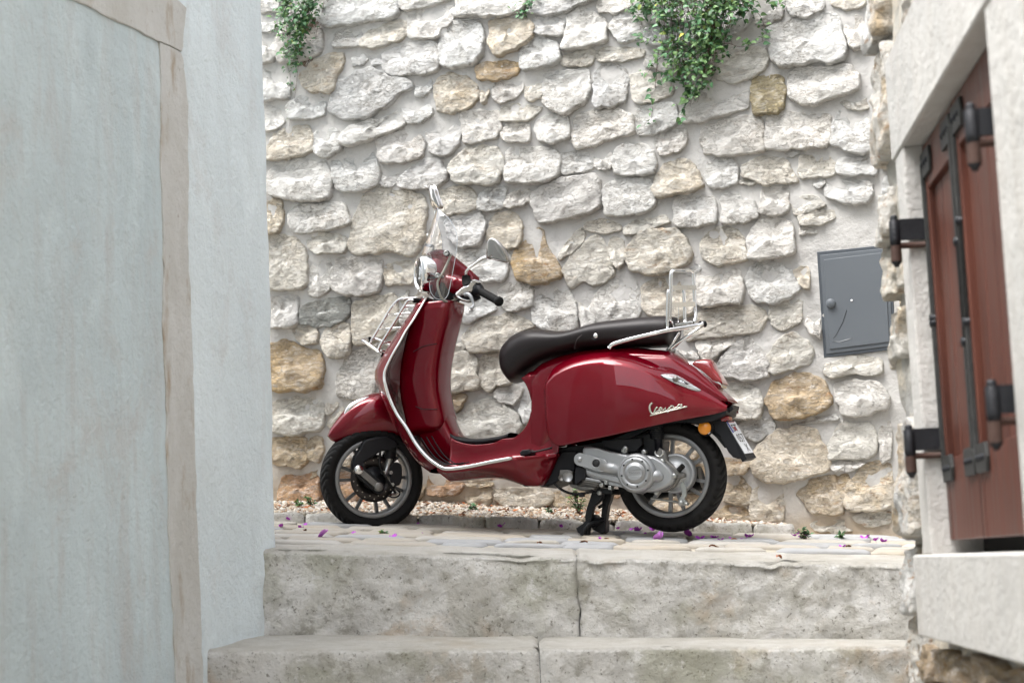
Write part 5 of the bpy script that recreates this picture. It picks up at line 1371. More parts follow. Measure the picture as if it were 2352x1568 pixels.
for k in range(8):
    a = R(45 * k + 8); c = cc + Vector((math.cos(a) * .0545, -.034, math.sin(a) * .0545)); V, F = lathe_geo(c, AX, [(-.002, .0040), (.0012, .0040), (.0012, .0018), (0, 0)], 10); mk('cover_screw', V, F, M_blk2, en)
V, F = box_geo(cc + Vector((0, -.037, 0)), Vector((.031, 0, -.002)), Vector((0, .0015, 0)), Vector((0, 0, .0115))); mk('nameplate_bar', V, F, M_alu, en, False)
for sg in (1, -1):
    P = [cc + Vector((math.cos(a) * .028, -.040, sg * (.0125 + math.sin(a) * .017))) for a in [math.pi * k / 12 for k in range(13)]]
    V, F = slab_geo(P if sg > 0 else P[::-1], AX, -.006, 0, .001); mk('cover_handle', V, F, M_alu, en, False)
V, F = text_mesh('PIAGGIO', .0125); mk('cover_lettering', [cc + Vector((p.x * .92, -.0392, p.y - p.x * .06)) for p in V], F, M_aluold, en, False)
tube('cover_boss', [q3('P', 1240, 495, .150), q3('P', 1300, 505, .152), q3('P', 1352, 512, .146), q3('P', 1385, 516, .136)], [.024, .024, .022, .012], M_alu, en, 20, smooth_n=4)
eslab('gear_housing', [(1290, 250), (1350, 150), (1430, 200), (1450, 310), (1600, 440), (1665, 470), (1668, 510), (1600, 540), (1540, 640), (1420, 700), (1200, 705), (1180, 600), (1500, 540), (1440, 400)], .04, .118, M_aluold, .006)
V, F = lathe_geo(q3('P', 1545, 472, .085), AX, [(-.04, .080), (-.004, .080), (.002, .077), (.004, .070), (.002, .068), (.006, .045), (.012, .035), (.03, .02), (.03, 0)], 56); mk('brake_drum', V, F, M_alu, en)
for x, y, r_, t in ((1387, 325, .011, .13), (1535, 503, .010, .14), (1165, 208, .010, .13), (925, 190, .013, .12), (935, 165, .010, .125), (640, 612, .010, .13), (1320, 708, .010, .12), (1620, 838, .010, .10), (1690, 850, .006, .105)):
    qlathe('bolt', 'P', x, y, t, [(-.02, r_), (.006, r_), (.008, r_ * .8), (.008, 0)], M_zinc, en, 12)
eslab('brake_lever', [(1600, 600), (1645, 570), (1685, 640), (1690, 740), (1660, 790), (1700, 830), (1690, 862), (1600, 880), (1590, 800), (1630, 740), (1630, 680)], .08, .095, M_zinc, .002)
qtube('brake_rod', 'P', [(1250, 780, .07), (1400, 800, .075), (1600, 830, .085)], .004, M_zinc, en, 3); qtube('rubber_stub', 'P', [(1590, 435, .12), (1650, 375, .125)], .011, M_rub, en, 1)
qtube('starter_motor', 'P', [(220, 512, .10), (220, 512, .16)], .020, M_alu, en, 1, 24); qtube('starter_gear', 'P', [(138, 525, .10), (138, 525, .15)], .012, M_aluold, en, 1, 18)
eslab('starter_bracket', [(120, 430), (210, 425), (280, 450), (270, 590), (150, 580), (105, 540)], .08, .13, M_aluold, .004)
eslab('clip', [(310, 410), (380, 390), (450, 420), (440, 540), (390, 560), (330, 610), (300, 600)], .09, .155, M_blk, .005)
for k in range(4): eslab('cooling_fin', [(410 - 15 * k, 512 + 28 * k), (600 - 10 * k, 550 + 28 * k), (640 - 20 * k, 575 + 26 * k), (600 - 25 * k, 585 + 26 * k), (380 - 10 * k, 540 + 27 * k)], .06, .150 - .012 * k, M_alu if k < 1 else M_aluold, .003)
eslab('sump', [(220, 590), (350, 620), (560, 640), (540, 680), (400, 690), (250, 640)], .05, .12, M_aluold, .006)
eslab('lower_lip', [(720, 568), (920, 615), (930, 655), (720, 612)], .08, .152, M_alu, .003)
for x, y in ((690, 585), (740, 650)): eslab('bracket_plate', [(x - 20, y - 25), (x + 20, y - 25), (x + 20, y + 28), (x - 20, y + 22)], .12, .158, M_zinc, .002)
qtube('rear_shock', 'P', [(1335, -60, .07), (1350, 225, .095)], .0165, M_blk, en, 1, 16)
sp_ = []
for k in range(60):
    f = k / 59; p = q3('P', 1300 + 30 * f, -160 + 210 * f, .075); a = k * 1.0; sp_.append(p + Vector((math.cos(a) * .024, math.sin(a) * .024, 0)))
tube('shock_spring', sp_, .005, M_blk2, en, 8, smooth_n=2)
P = [q3('P', 1350 + 48 * math.cos(a), 215 + 45 * math.sin(a), .118) for a in [R(-30 + 240 * k / 14) for k in range(15)]]; tube('clip_ring', P, .0038, M_chrome2, en, 8)
qtube('breather_hose', 'P', [(60, 600, .12), (120, 655, .125), (210, 705, .13), (330, 728, .13), (430, 715, .13), (530, 695, .12)], .0055, M_rub, en, 5)
eslab('hose_clip', [(350, 715), (415, 705), (410, 760), (360, 765)], .12, .14, M_blk, .002)
qslab('belly_panel', 'v', [(1240, 1108), (1262, 1090), (1280, 1050), (1290, 1035), (1325, 1035), (1320, 1080), (1290, 1100), (1265, 1113), (1240, 1118)], -.10, .10, M_blk, en, .008)
# ---- centre stand
cs_ = sub('centre_stand')
def sslab(n, px, t0, t1, bev=.004): return qslab(n, 'P', px, t0, t1, M_blk2, cs_, bev)
sslab('stand_leg', [(520, 690), (660, 690), (650, 770), (590, 840), (540, 880), (520, 960), (505, 1080), (440, 1085), (430, 1010), (450, 900), (490, 790)], .045, .075)
sslab('stand_leg', [(650, 670), (775, 690), (745, 810), (720, 870), (700, 1000), (690, 1070), (625, 1065), (640, 880), (640, 780)], -.02, .015)
sslab('stand_crossbar', [(520, 640), (780, 660), (770, 730), (530, 720)], -.08, .085)
sslab('stand_foot', [(318, 1150), (400, 1095), (450, 1040), (520, 1010), (480, 1120), (465, 1250), (395, 1240), (340, 1200)], .05, .085)
sslab('stand_foot', [(520, 1160), (590, 1060), (695, 1055), (685, 1190), (640, 1222), (570, 1190)], -.03, .02)
sslab('rubber_stop', [(440, 1000), (500, 975), (560, 985), (610, 1030), (600, 1090), (520, 1150), (440, 1090)], .0, .045)
qtube('stand_lever', 'P', [(398, 1240, .09), (420, 1180, .09), (460, 1120, .085), (520, 1085, .07), (600, 1060, .04), (660, 1045, .02)], .010, M_blk2, cs_, 5)
qtube('stand_peg', 'P', [(600, 895, .04), (660, 860, .03)], .007, M_blk2, cs_, 1)
qlathe('stand_bolt', 'P', 612, 712, .085, [(-.02, .010), (.004, .010), (.006, .007), (.006, 0)], M_zinc, cs_, 12)
# far side silencer, mostly hidden
tube('exhaust_silencer', [Vector((.40, .14, rwc.z - .05)), Vector((.70, .13, rwc.z - .01))], .05, M_blk2, sc, 24)
# ---- running board details
qlathe('foot_peg_boss', 'v', 1207, 1107, .13, [(-.03, .017), (.0, .017), (.004, .014), (.004, 0)], M_blk)
qslab('passenger_peg', 'N2', [(1718, 800), (1740, 780), (1790, 775), (1812, 795), (1808, 815), (1760, 830), (1725, 828)], .10, .175, M_blk, bev=.006)
qtube('peg_lever', 'N2', [(1810, 800, .16), (1880, 788, .15), (1975, 765, .15)], .004, M_blk2)
# ================================================================== handlebar head, screen, mirrors
ho = hq('U', 383, 705, 0.0, q3('U', 383, 705, 0.0))              # centre of the headlamp glass
ho = q3('U', 383, 705, 0.03)
H_ = lambda x, y, b, tl='U': hq(tl, x, y, b, ho)
up0 = Vector((0, 0, 1))
hs_ = sub('handlebar_head')
def hp(back, b, z): return ho - hL * back + lL * b + Vector((0, 0, z))
# profile of the head cowl on its centre plane, from the photo
def hz(pts, b=0.0):
    o = []
    for x, y in pts: p = H_(x, y, b) - ho; o.append((-(p.dot(hL)), p.z))
    return o
top_ = interp(smoothc(hz([(560, 300), (620, 262), (700, 240), (780, 240), (860, 262), (960, 330), (1080, 430), (1180, 520), (1290, 625), (1400, 735), (1480, 815)], 0.0)))
bot_ = interp(smoothc(hz([(560, 1085), (640, 1130), (740, 1195), (860, 1240), (980, 1265), (1100, 1262), (1200, 1235), (1300, 1150), (1400, 1000), (1480, 880)], 0.02)))
bk0 = hz([(565, 700)])[0][0]; bk1 = hz([(1478, 850)])[0][0]
wd_ = interp(smoothc([(bk0, .074), (bk0 + .04, .084), (bk0 + (bk1 - bk0) * .5, .090), (bk0 + (bk1 - bk0) * .8, .085), (bk1, .060)]))
V = []; ns, nt_ = 40, 44
for i in range(ns):
    f = i / (ns - 1); b = bk0 + (bk1 - bk0) * f; z1, z0 = top_(b), bot_(b); cz = (z0 + z1) / 2; hz_ = (z1 - z0) / 2; e = 2.0 + 1.2 * f
    for k in range(nt_):
        a = 2 * math.pi * k / nt_; c, sn = math.cos(a), math.sin(a)
        V.append(hp(b, wd_(b) * math.copysign(abs(c) ** (2 / e), c), cz + hz_ * math.copysign(abs(sn) ** (2 / e), sn)))
F = grid_faces(ns, nt_, False, True); F.append(tuple(range(nt_))[::-1]); F.append(tuple((ns - 1) * nt_ + k for k in range(nt_)))
mk('head_cowl', V, F, M_red, hs_)
# headlamp
hd = sub('headlamp', hs_)
RH = .0775
V, F = lathe_geo(ho, hL, [(-.055, RH + .002), (-.012, RH + .003), (.0, RH), (.006, RH - .005), (.008, RH - .010), (.004, RH - .013), (-.004, RH - .014)], 64); mk('chrome_ring', V, F, M_chrome, hs_)
V, F = lathe_geo(ho, hL, [(-.004, RH - .013), (.006, RH - .03), (.011, RH - .055), (.012, 0)], 48); mk('lamp_glass', V, F, M_lens, hs_)
V, F = lathe_geo(ho, hL, [(-.006, RH - .012), (-.03, RH - .028), (-.045, .025), (-.046, .012), (-.02, .011), (-.018, 0)], 48); mk('reflector_bowl', V, F, M_chrome, hs_)
bpy.data.objects.remove(hd)
# wing to the bar, switch body, clamp, grip, lever
tube('bar_wing', [H_(1000, 900, .06), H_(1100, 930, .09), H_(1220, 950, .125), H_(1330, 970, .15)], [.050, .046, .036, .026], M_red, hs_, 28, smooth_n=5)
tube('bar_wing', [hp(.10, -.06, -.03), hp(.12, -.10, -.03), hp(.14, -.15, -.02)], [.046, .038, .024], M_red, hs_, 28, smooth_n=5)
gr = sub('left_grip'); g0, g1 = H_(1500, 1010, .17), H_(1935, 1250, .315)
gd = (g1 - g0).normalized()
V, F = lathe_geo(g0, gd, [(-.02, 0), (-.02, .024), (.0, .026), (.012, .027), (.022, .0245), (.030, .0185), (.034, .0170)], 28); mk('switch_collar', V, F, M_blk, gr)
L_ = (g1 - g0).length; pr = [(.03, .0165)]
x = .036
while x < L_ - .012: pr += [(x, .0163), (x + .002, .0170)]; x += .004
pr += [(L_ - .010, .0175), (L_ - .004, .0205), (L_ + .004, .0205), (L_ + .010, .018), (L_ + .011, 0)]
V, F = lathe_geo(g0, gd, pr, 28); mk('rubber_grip', V, F, M_rub, gr)
def hslab(name, px, b0, b1, mat, parent, bev=.003, sm=0, n=None, smooth=False):
    P = [H_(x, y, b1) for x, y in px]
    if sm: P = cr(P, sm, True)
    V, F = slab_geo(P, n or lL, b0, b1, bev); return mk(name, V, F, mat, parent, smooth)
hslab('brake_master', [(1095, 1110), (1110, 1070), (1180, 1010), (1250, 950), (1320, 940), (1400, 900), (1420, 820), (1500, 830), (1590, 880), (1600, 915), (1480, 965), (1420, 1060), (1300, 1085), (1230, 1110), (1150, 1160), (1110, 1145)], .13, .185, M_chrome2, gr, .006)
hslab('master_cap', [(1420, 830), (1470, 815), (1560, 850), (1610, 880), (1595, 905), (1510, 890), (1430, 860)], .15, .20, M_chrome, gr, .004)
hslab('switch_box', [(1180, 1140), (1300, 1115), (1430, 1060), (1560, 1100), (1600, 1190), (1520, 1230), (1400, 1250), (1260, 1210)], .12, .165, M_blk, gr, .008)
lv = [H_(x, y, b) for x, y, b in ((1270, 1120, .18), (1340, 1115, .195), (1390, 1165, .205), (1420, 1240, .21), (1440, 1310, .215), (1430, 1360, .22), (1408, 1378, .22))]
tube('brake_lever', lv, [.008, .009, .008, .0065, .0055, .005, .005], M_alu, gr, 12, smooth_n=4)
V, F = lathe_geo(H_(1408, 1378, .22), (0, 0, 1), [(-.0085, 0), (-.006, .006), (0, .0085), (.006, .006), (.0085, 0)], 18); mk('lever_ball', V, F, M_alu, gr)
tube('lever_guard', [H_(1120, 1150, .19), H_(1200, 1200, .20), H_(1320, 1235, .20), H_(1440, 1210, .20)], .004, M_chrome2, gr, 8, smooth_n=4)
g2 = sub('right_grip'); a0, a1 = hp(.15, -.16, -.02), hp(.20, -.31, -.015)
V, F = tube_geo([a0, a1], .0175, 20); mk('rubber_grip', V, F, M_rub, g2)
V, F = tube_geo([a0 - (a1 - a0) * .25, a0 + (a1 - a0) * .12], .026, 20); mk('switch_collar', V, F, M_blk, g2)
# mirrors
m1 = sub('near_mirror')
tube('mirror_boot', [H_(1325, 925, .16), H_(1300, 820, .16), H_(1295, 745, .16)], [.022, .020, .016], M_rub, m1, 18)
tube('mirror_stem', [H_(1296, 760, .16), H_(1292, 690, .165), H_(1320, 630, .17), H_(1450, 530, .185), H_(1590, 430, .20), H_(1700, 390, .21)], [.0055, .0055, .0055, .006, .0075, .008], M_chrome, m1, 12, smooth_n=4)
def mirror(name, pts, cen_n, th, parent, tl='U', b=.22):
    n_ = Vector(cen_n); nl = Vector((n_.dot(aS), -n_.dot(nS), n_.z)).normalized()
    c0_ = sum((H_(x, y, b, tl) for x, y in pts), Vector()) / len(pts); P = []
    nw = aS * nl.x - nS * nl.y + Vector((0, 0, nl.z)); ow = SO + aS * c0_.x - nS * c0_.y + Vector((0, 0, c0_.z))
    for x, y in pts: px = vpx(tl, x, y); P.append(w2l(hit(px[0], px[1], ow, nw)))
    P = cr(P, 4, True); n2 = len(P); c = sum(P, Vector()) / n2; V = []
    R_ = [(1.0, -th), (1.0, -th * .2), (.985, .0), (.90, th * .28), (.7, th * .52), (.45, th * .68), (.2, th * .76), (.0, th * .78)]
    for sc_, h in R_:
        for p in P: V.append(c + (p - c) * sc_ + nl * h)
    F = grid_faces(len(R_), n2, False, True); F.append(tuple(range(n2))[::-1])
    return mk(name, V, F, M_chromed, parent)
mirror('mirror_shell', [(1695, 380), (1690, 220), (1705, 90), (1745, 28), (1810, 18), (1900, 58), (1990, 150), (2070, 270), (2120, 380), (2128, 460), (2080, 500), (1960, 475), (1820, 445), (1730, 420)], (-.42, -.88, -.20), .010, m1)
m2 = sub('far_mirror')
tube('mirror_stem', [H_(1222, 640, -.10, 'N2') if False else hq('L', 0, 0, 0, ho) * 0 + w2l(hit(*vpx('v', 998, 585), SO + aS * 0 - nS * 0 + Vector((0, .25, 0)), nS))] * 0 + [hq('S', 1200 + x / 2.24, 700 + y / 2.24, -.13, ho) for x, y in ((1222, 640), (1224, 560), (1219, 470), (1224, 400), (1217, 300))], [.006, .006, .0065, .0075, .010], M_chrome, m2, 12, smooth_n=4)
TILE['N'] = (1200, 700, 2.24)
mirror('mirror_shell', [(1162, 92), (1180, 96), (1205, 125), (1222, 180), (1245, 245), (1256, 290), (1238, 306), (1212, 298), (1192, 302), (1172, 255), (1162, 190), (1156, 130)], (-.80, -.55, -.1), .016, m2, 'N', -.17)
# clear fly screen
TN = lambda x, y, b: hq('N', x, y, b, ho)
R_ = [((1229, 298), (1241, 306), .010), ((1213, 340), (1290, 350), .055), ((1196, 390), (1335, 392), .085), ((1166, 480), (1390, 480), .110), ((1140, 560), (1409, 560), .120), ((1112, 640), (1407, 630), .126), ((1090, 705), (1396, 710), .130)]
rows_ = []
for c_, e_, b_ in R_:
    C = TN(c_[0], c_[1], 0.0); E = TN(e_[0], e_[1], b_); row = []
    for k in range(17):
        w_ = -1 + k / 8; back = (E - C).dot(-hL) * abs(w_) ** 2; p = C - hL * back + lL * b_ * w_ + Vector((0, 0, (E.z - C.z) * abs(w_)))
        row.append(p)
    rows_.append(row)
V = [p for r_ in rows_ for p in r_]; scn = mk('fly_screen', V, grid_faces(len(rows_), 17), M_glass, sc)
for sg in (1, -1):
    lobe = [((1150, 705), (1396, 710)), ((1165, 800), (1383, 790)), ((1166, 880), (1366, 880)), ((1162, 960), (1350, 965)), ((1166, 1030), (1335, 1040)), ((1195, 1085), (1318, 1085)), ((1235, 1112), (1290, 1112))]
    V = []
    for a, c in lobe:
        A, B = TN(a[0], a[1], .105), TN(c[0], c[1], .132)
        for k in range(9):
            p = A + (B - A) * (k / 8) + lL * .010 * math.sin(math.pi * k / 8)
            if sg < 0: p = p - lL * (2 * (p - ho).dot(lL))
            V.append(p)
    mk('screen_lobe', V, grid_faces(len(lobe), 9), M_glass, scn)
ed = [r_[-1] for r_ in rows_] + [TN(x, y, .132) for x, y in ((1383, 790), (1366, 880), (1350, 965), (1335, 1040), (1318, 1085), (1290, 1112), (1235, 1112), (1195, 1085), (1166, 1030), (1162, 960))]
tube('screen_rim', ed, .0014, M_screen_edge, scn, 6, smooth_n=3)
tube('screen_rim', [r_[0] for r_ in rows_][::-1] + [rows_[0][8]] + [rows_[0][-1]], .0013, M_screen_edge, scn, 6, smooth_n=3)
br = sub('screen_bracket')
tube('bracket_tube', [TN(x, y, b) for x, y, b in ((1352, 715, .135), (1320, 790, .14), (1282, 870, .145), (1245, 930, .145), (1232, 985, .145), (1250, 1060, .145), (1275, 1110, .14), (1320, 1135, .13), (1370, 1128, .12), (1415, 1095, .11))], .0050, M_hose, br, 10, smooth_n=4)
for x, y in ((1308, 700), (1232, 898)):
    tube('bracket_bolt', [TN(x, y, .150), TN(x + 45, y + 12, .10)], .0065, M_zinc, br, 10)
    V, F = lathe_geo(TN(x, y, .150), lL + hL * .25, [(-.012, .011), (-.006, .0115), (-.006, .0105), (.004, .010), (.005, .006), (.002, .005), (.002, 0)], 20); mk('bolt_head', V, F, M_zinc, br)
    V, F = lathe_geo(TN(x + 8, y + 3, .140), lL + hL * .25, [(-.008, .012), (.004, .012), (.004, 0)], 20); mk('rubber_washer', V, F, M_rub, br)
for x, y in ((1142, 540), (1160, 632)): tube('bracket_bolt', [TN(x, y, -.10), TN(x + 30, y + 8, -.06)], .007, M_zinc, br, 10)
# ---- front rack
fr_ = sub('front_rack')
def rk_(name, pts, r, m=M_chrome, sm=5): return qtube(name, 'V', pts, r, m, fr_, sm, 12)
rk_('rack_rail', [(1450, 48, -.02), (1250, 58, 0), (1050, 72, .02), (980, 85, .02), (930, 112, .02), (870, 165, .02), (760, 320, .02), (600, 590, .02), (470, 810, .02), (405, 900, .02), (400, 950, .02), (430, 985, .0)], .0055)
rk_('rack_rail', [(1250, 98, .09), (1180, 98, .09), (1130, 120, .09), (1085, 180, .09), (950, 400, .09), (760, 710, .09), (600, 970, .09), (560, 1070, .09), (575, 1100, .08)], .0055)
rk_('rack_rail', [(1280, 215, -.08), (1150, 215, -.08), (1060, 240, -.07)], .005)
rk_('rack_crossbar', [(760, 385, .02), (850, 385, .05), (930, 405, .09)], .0045); rk_('rack_crossbar', [(800, 395, -.08), (1000, 365, -.09), (1235, 355, -.09)], .0045); rk_('rack_crossbar', [(940, 440, .09), (1080, 450, .0), (1180, 440, -.05)], .0045)
rk_('rack_crossbar', [(590, 670, .02), (680, 660, .05), (745, 690, .09)], .0045); rk_('rack_crossbar', [(640, 665, -.08), (850, 645, -.09), (1070, 632, -.09)], .0045); rk_('rack_crossbar', [(750, 690, .09), (900, 670, .0), (1060, 660, -.05)], .0045)
rk_('rack_base', [(232, 880, .05), (420, 1010, .07), (640, 1165, .10)], .0068, sm=2); rk_('rack_base', [(240, 870, .05), (330, 850, -.04), (460, 850, -.08), (600, 890, -.09), (830, 1010, -.10)], .0062, sm=4)
rk_('rack_base', [(440, 1000, .05), (520, 960, 0), (700, 930, -.06), (900, 900, -.1)], .005); rk_('rack_base', [(600, 1080, .05), (740, 1100, 0), (830, 1060, -.06)], .0045)
rk_('rack_wire', [(950, 685, -.02), (880, 820, -.02), (815, 960, -.02)], .0016); rk_('rack_wire', [(690, 1110, .02), (760, 1085, 0), (830, 1065, -.03)], .0016)
for p, q_ in (((1235, 105, .09), (1400, 110, .06)), ((620, 1165, .10), (760, 1215, .09)), ((385, 820, .02), (400, 960, .02))): rk_('rubber_sleeve', [p, q_], .0105 if p[0] != 385 else .006, M_rub, 1)
rk_('sleeve_bolt', [(740, 1155, .10), (745, 1150, .115)], .0055, M_chrome, 1); rk_('sleeve_bolt', [(1290, 210, .02), (1295, 235, .03)], .0045, M_zinc, 1)
# ---- rear rack
rr = sub('rear_rack')
def rr_(name, pts, r, m=M_chrome, sm=5, flat=1.0): return qtube(name, 'Q', pts, r, m, rr, sm, 12, flat)
rr_('folding_frame', [(500, 1000, .06), (475, 940, .085), (470, 850, .09), (480, 500, .09), (485, 240, .09), (500, 185, .085), (540, 165, .07), (660, 168, 0), (780, 165, -.05), (820, 185, -.065), (835, 240, -.07), (850, 500, -.07), (868, 800, -.07), (875, 880, -.065), (858, 940, -.06), (830, 975, -.05)], .0072, sm=4)
rr_('inner_frame', [(425, 1090, .10), (432, 800, .10), (440, 520, .10), (450, 480, .095)], .0065); rr_('inner_frame', [(705, 970, -.03), (698, 760, -.03), (688, 520, -.03), (680, 475, -.03)], .0065)
for yy, z2 in ((435, 430), (705, 690)):
    a, b = q3('Q', 490, yy, .09), q3('Q', 870, z2, -.07); V, F = box_geo((a + b) / 2, (b - a) / 2, Vector((.0035, 0, 0)), Vector((0, 0, .0095))); mk('flat_bar', V, F, M_chrome2, rr, False)
rr_('support_wire', [(610, 740, .05), (604, 850, .05), (600, 970, .05)], .0016)
def ro_(name, pts, r, m=M_chrome, sm=5): return qtube(name, 'O', pts, r, m, rr, sm, 14)
ro_('base_rail', [(1052, 768, .150), (1090, 735, .150), (1250, 690, .145), (1400, 655, .14), (1500, 632, .12), (1620, 612, .09), (1720, 594, .05), (1782, 580, .02)], .0085)
ro_('base_rail', [(1500, 640, -.12), (1620, 600, -.09), (1720, 588, -.05), (1785, 578, .0)], .0075)
ro_('support_strut', [(1515, 780, .03), (1530, 755, .03), (1570, 690, .02), (1600, 645, .01)], .0070); ro_('support_strut', [(1535, 775, .03), (1580, 735, .03), (1670, 675, .03), (1740, 625, .02), (1790, 590, .01)], .0072)
ro_('hinge_bolt', [(1560, 590, .08), (1690, 570, -.05)], .0065, M_zinc, 1); ro_('foot_plate', [(1510, 782, .035), (1560, 788, .0)], .009, M_zinc, 1); ro_('rubber_tip', [(1765, 582, .02), (1803, 580, .0)], .013, M_rub, 1)

# ================================================================== plants on the wall
def wl(x, y, d):      # photo pixel -> world point d in front of the wall plane
    return hit(x, y, W0 + nW * d, nW)
def leaf_mesh(name, ln, wd, fold, curl, mat):
    V = []; n_ = 5
    for i in range(n_ + 1):
        t = i / n_; w_ = wd * math.sin(math.pi * min(1, t ** .75)) * (1 - .25 * t); z = -curl * t * t * ln
        V += [(t * ln, -w_, z + fold * w_), (t * ln, 0, z), (t * ln, w_, z + fold * w_)]
    me = bpy.data.meshes.new(name); me.from_pydata(V, [], grid_faces(n_ + 1, 3)); me.materials.append(mat); me.shade_smooth(); return me, V, grid_faces(n_ + 1, 3)
LM = [leaf_mesh('leaf', 1, .34, .3, .3, M_leaf[i]) for i in range(5)]
def plant(label, stems, nleaf, sizes, mats, rnd, big=(), single=300):
    """stems: list of ([(x, y, d)...], radius, leaf spread, leaf share, size factor)"""
    t = thing('hanging_plant', label, 'plant', wl(stems[0][0][0][0], stems[0][0][0][1], 0))
    O = t.location.copy(); G = []; Lf = []; tot = sum(s[3] for s in stems)
    for pts, r, spread, share, sf in stems:
        P = cr([wl(x, y, d) - O for x, y, d in pts], 5); G.append(tube_geo(P, [r * (1 - .75 * i / len(P)) for i in range(len(P))], 5))
        n = int(nleaf * share / tot)
        for k in range(n):
            i = rnd.uniform(.02, 1) * (len(P) - 1); p = P[int(i)].copy()
            q_ = Vector((rnd.gauss(0, spread), -abs(rnd.gauss(0, .035)) - .004, rnd.gauss(0, spread * .8)))
            a = aW * q_.x + nW * -q_.y * 1.0 + Vector((0, 0, q_.z))
            pos = p + a; s = rnd.uniform(*sizes) * sf
            dr = (aW * rnd.gauss(0, 1) + nW * rnd.uniform(.1, 1.0) + Vector((0, 0, rnd.uniform(-1.2, .5)))).normalized()
            nn = (nW * rnd.uniform(.4, 1) + Vector((0, 0, rnd.uniform(.2, 1))) + aW * rnd.gauss(0, .5)).normalized()
            yv = nn.cross(dr).normalized(); zv = dr.cross(yv).normalized()
            Lf.append((s, pos, dr, yv, zv, rnd.choices(range(5), mats)[0]))
            if rnd.random() < .12: G.append(tube_geo([p, pos], .0007, 4))
    V, F = merge(G); mk('stems', V, F, M_stem, t)
    Lf.sort(key=lambda l: -l[0])
    for s, pos, dr, yv, zv, mi in Lf[:single]:
        o = bpy.data.objects.new('leaf', LM[mi][0]); COL.objects.link(o); o.parent = t
        o.matrix_local = Matrix(((dr.x * s, yv.x * s, zv.x * s, pos.x), (dr.y * s, yv.y * s, zv.y * s, pos.y), (dr.z * s, yv.z * s, zv.z * s, pos.z), (0, 0, 0, 1)))
    V = []; F = []; MI = []
    for s, pos, dr, yv, zv, mi in Lf[single:]:
        o = len(V); V += [pos + (dr * v[0] + yv * v[1] + zv * v[2]) * s for v in LM[mi][1]]; F += [tuple(i + o for i in q) for q in LM[mi][2]]; MI += [mi] * len(LM[mi][2])
    if V:
        fo_ = mk('small_leaves', V, F, M_leaf, t); fo_['kind'] = 'stuff'
        for p, i in zip(fo_.data.polygons, MI): p.material_index = i
    return t
rn = random.Random(42)
S1 = []
for x0, pts in ((700, [(690, -70, .10), (690, 0, .12), (688, 60, .10), (682, 125, .07), (674, 190, .04)]),):
    for k in range(16):
        o = rn.uniform(-46, 40)
        ln = 1 - abs(o) / 70
        S1.append(([(x + o * (1 - i * .12), y * (ln if y > 0 else 1), d + rn.uniform(-.02, .02)) for i, (x, y, d) in enumerate(pts)], .0018, .020, 1.0, 1.0))
S1 += [([(662, 40, .04), (660, 90, .03), (655, 130, .02), (668, 180, .02), (672, 235, .01)], .0015, .010, .30, .7), ([(690, 90, .05), (685, 150, .03), (678, 215, .02), (664, 290, .02)], .0014, .008, .25, .6),
       ([(745, -20, .06), (742, 20, .05), (728, 70, .04), (722, 110, .03), (716, 150, .03)], .0016, .014, .25, .8), ([(700, 60, .05), (705, 110, .03), (712, 160, .02), (704, 215, .02)], .0012, .008, .12, .55),
       ([(728, 70, .03), (715, 90, .02), (700, 100, .02)], .0014, .02, .15, .8), ([(760, -20, .05), (750, 10, .04), (735, 30, .04)], .0014, .016, .25, .9)]
plant('narrow green creeper hanging at the left end of the wall top', S1, 1100, (.013, .031), (5, 4, 4, .3, 0), rn)
tw = [tube_geo(cr([wl(x + rn.uniform(-8, 8), y, d) for x, y, d in ((700 + rn.uniform(-40, 40), 40, .04), (695 + rn.uniform(-35, 30), 110, .02), (690 + rn.uniform(-35, 25), 170, .012), (680 + rn.uniform(-25, 30), 205 + rn.uniform(-10, 30), .01))], 4), .0019, 4) for _ in range(60)]
V, F = merge(tw); tag(mk('dry_twigs', V, F, M_stemdry), 'tangle of dry brown twigs clinging to the stones under the left creeper', 'twigs', kind='stuff')
S2 = [([(1240, -30, .03), (1225, 0, .03), (1208, 22, .03), (1192, 45, .03)], .0015, .014, 1, .9), ([(1232, -10, .02), (1215, 10, .02), (1205, 40, .02)], .0013, .012, .6, .9)]
plant('small sprig of ivy dangling between the two larger creepers', S2, 60, (.016, .030), (3, 4, 4, 0, 0), rn)
S3 = []
main = [([(1590, -60, .14), (1600, 20, .16), (1612, 80, .13), (1610, 140, .10), (1595, 190, .08), (1580, 240, .05)], 22, 45), ([(1530, -60, .12), (1540, 0, .13), (1545, 60, .11), (1548, 120, .09), (1560, 180, .07)], 14, 40),
        ([(1660, -60, .12), (1655, 0, .13), (1650, 50, .11), (1640, 100, .08), (1635, 150, .06)], 13, 40), ([(1740, -60, .10), (1720, -20, .10), (1705, 20, .09), (1690, 50, .07)], 9, 30), ([(1480, -60, .08), (1490, -20, .08), (1490, 20, .06), (1500, 50, .05)], 6, 20)]
for pts, n, sp in main:
    for k in range(n):
        o = rn.uniform(-sp, sp); ln = rn.uniform(.6, 1.0)
        S3.append(([(x + o * (1 - .10 * i), y * (ln if y > 0 else 1), d + rn.uniform(-.03, .03)) for i, (x, y, d) in enumerate(pts)], .002, .030, 1.0, 1.0))
def strand(pts, share, sp=.012, sf=1.1): S3.append((pts, .0017, sp, share, sf))
strand([(1512, 120, .05), (1506, 190, .04), (1500, 240, .03), (1496, 270, .03), (1490, 300, .03)], .75, .010); strand([(1575, 180, .05), (1574, 230, .04), (1570, 262, .03), (1566, 290, .03)], .95, .010)
strand([(1530, 100, .06), (1500, 95, .05), (1478, 90, .04), (1462, 88, .04)], .55); strand([(1520, 130, .06), (1500, 150, .05), (1480, 180, .04)], .5); strand([(1640, 110, .06), (1670, 100, .05), (1700, 108, .04), (1740, 100, .04), (1765, 88, .04)], 1.0, .014, 1.15)
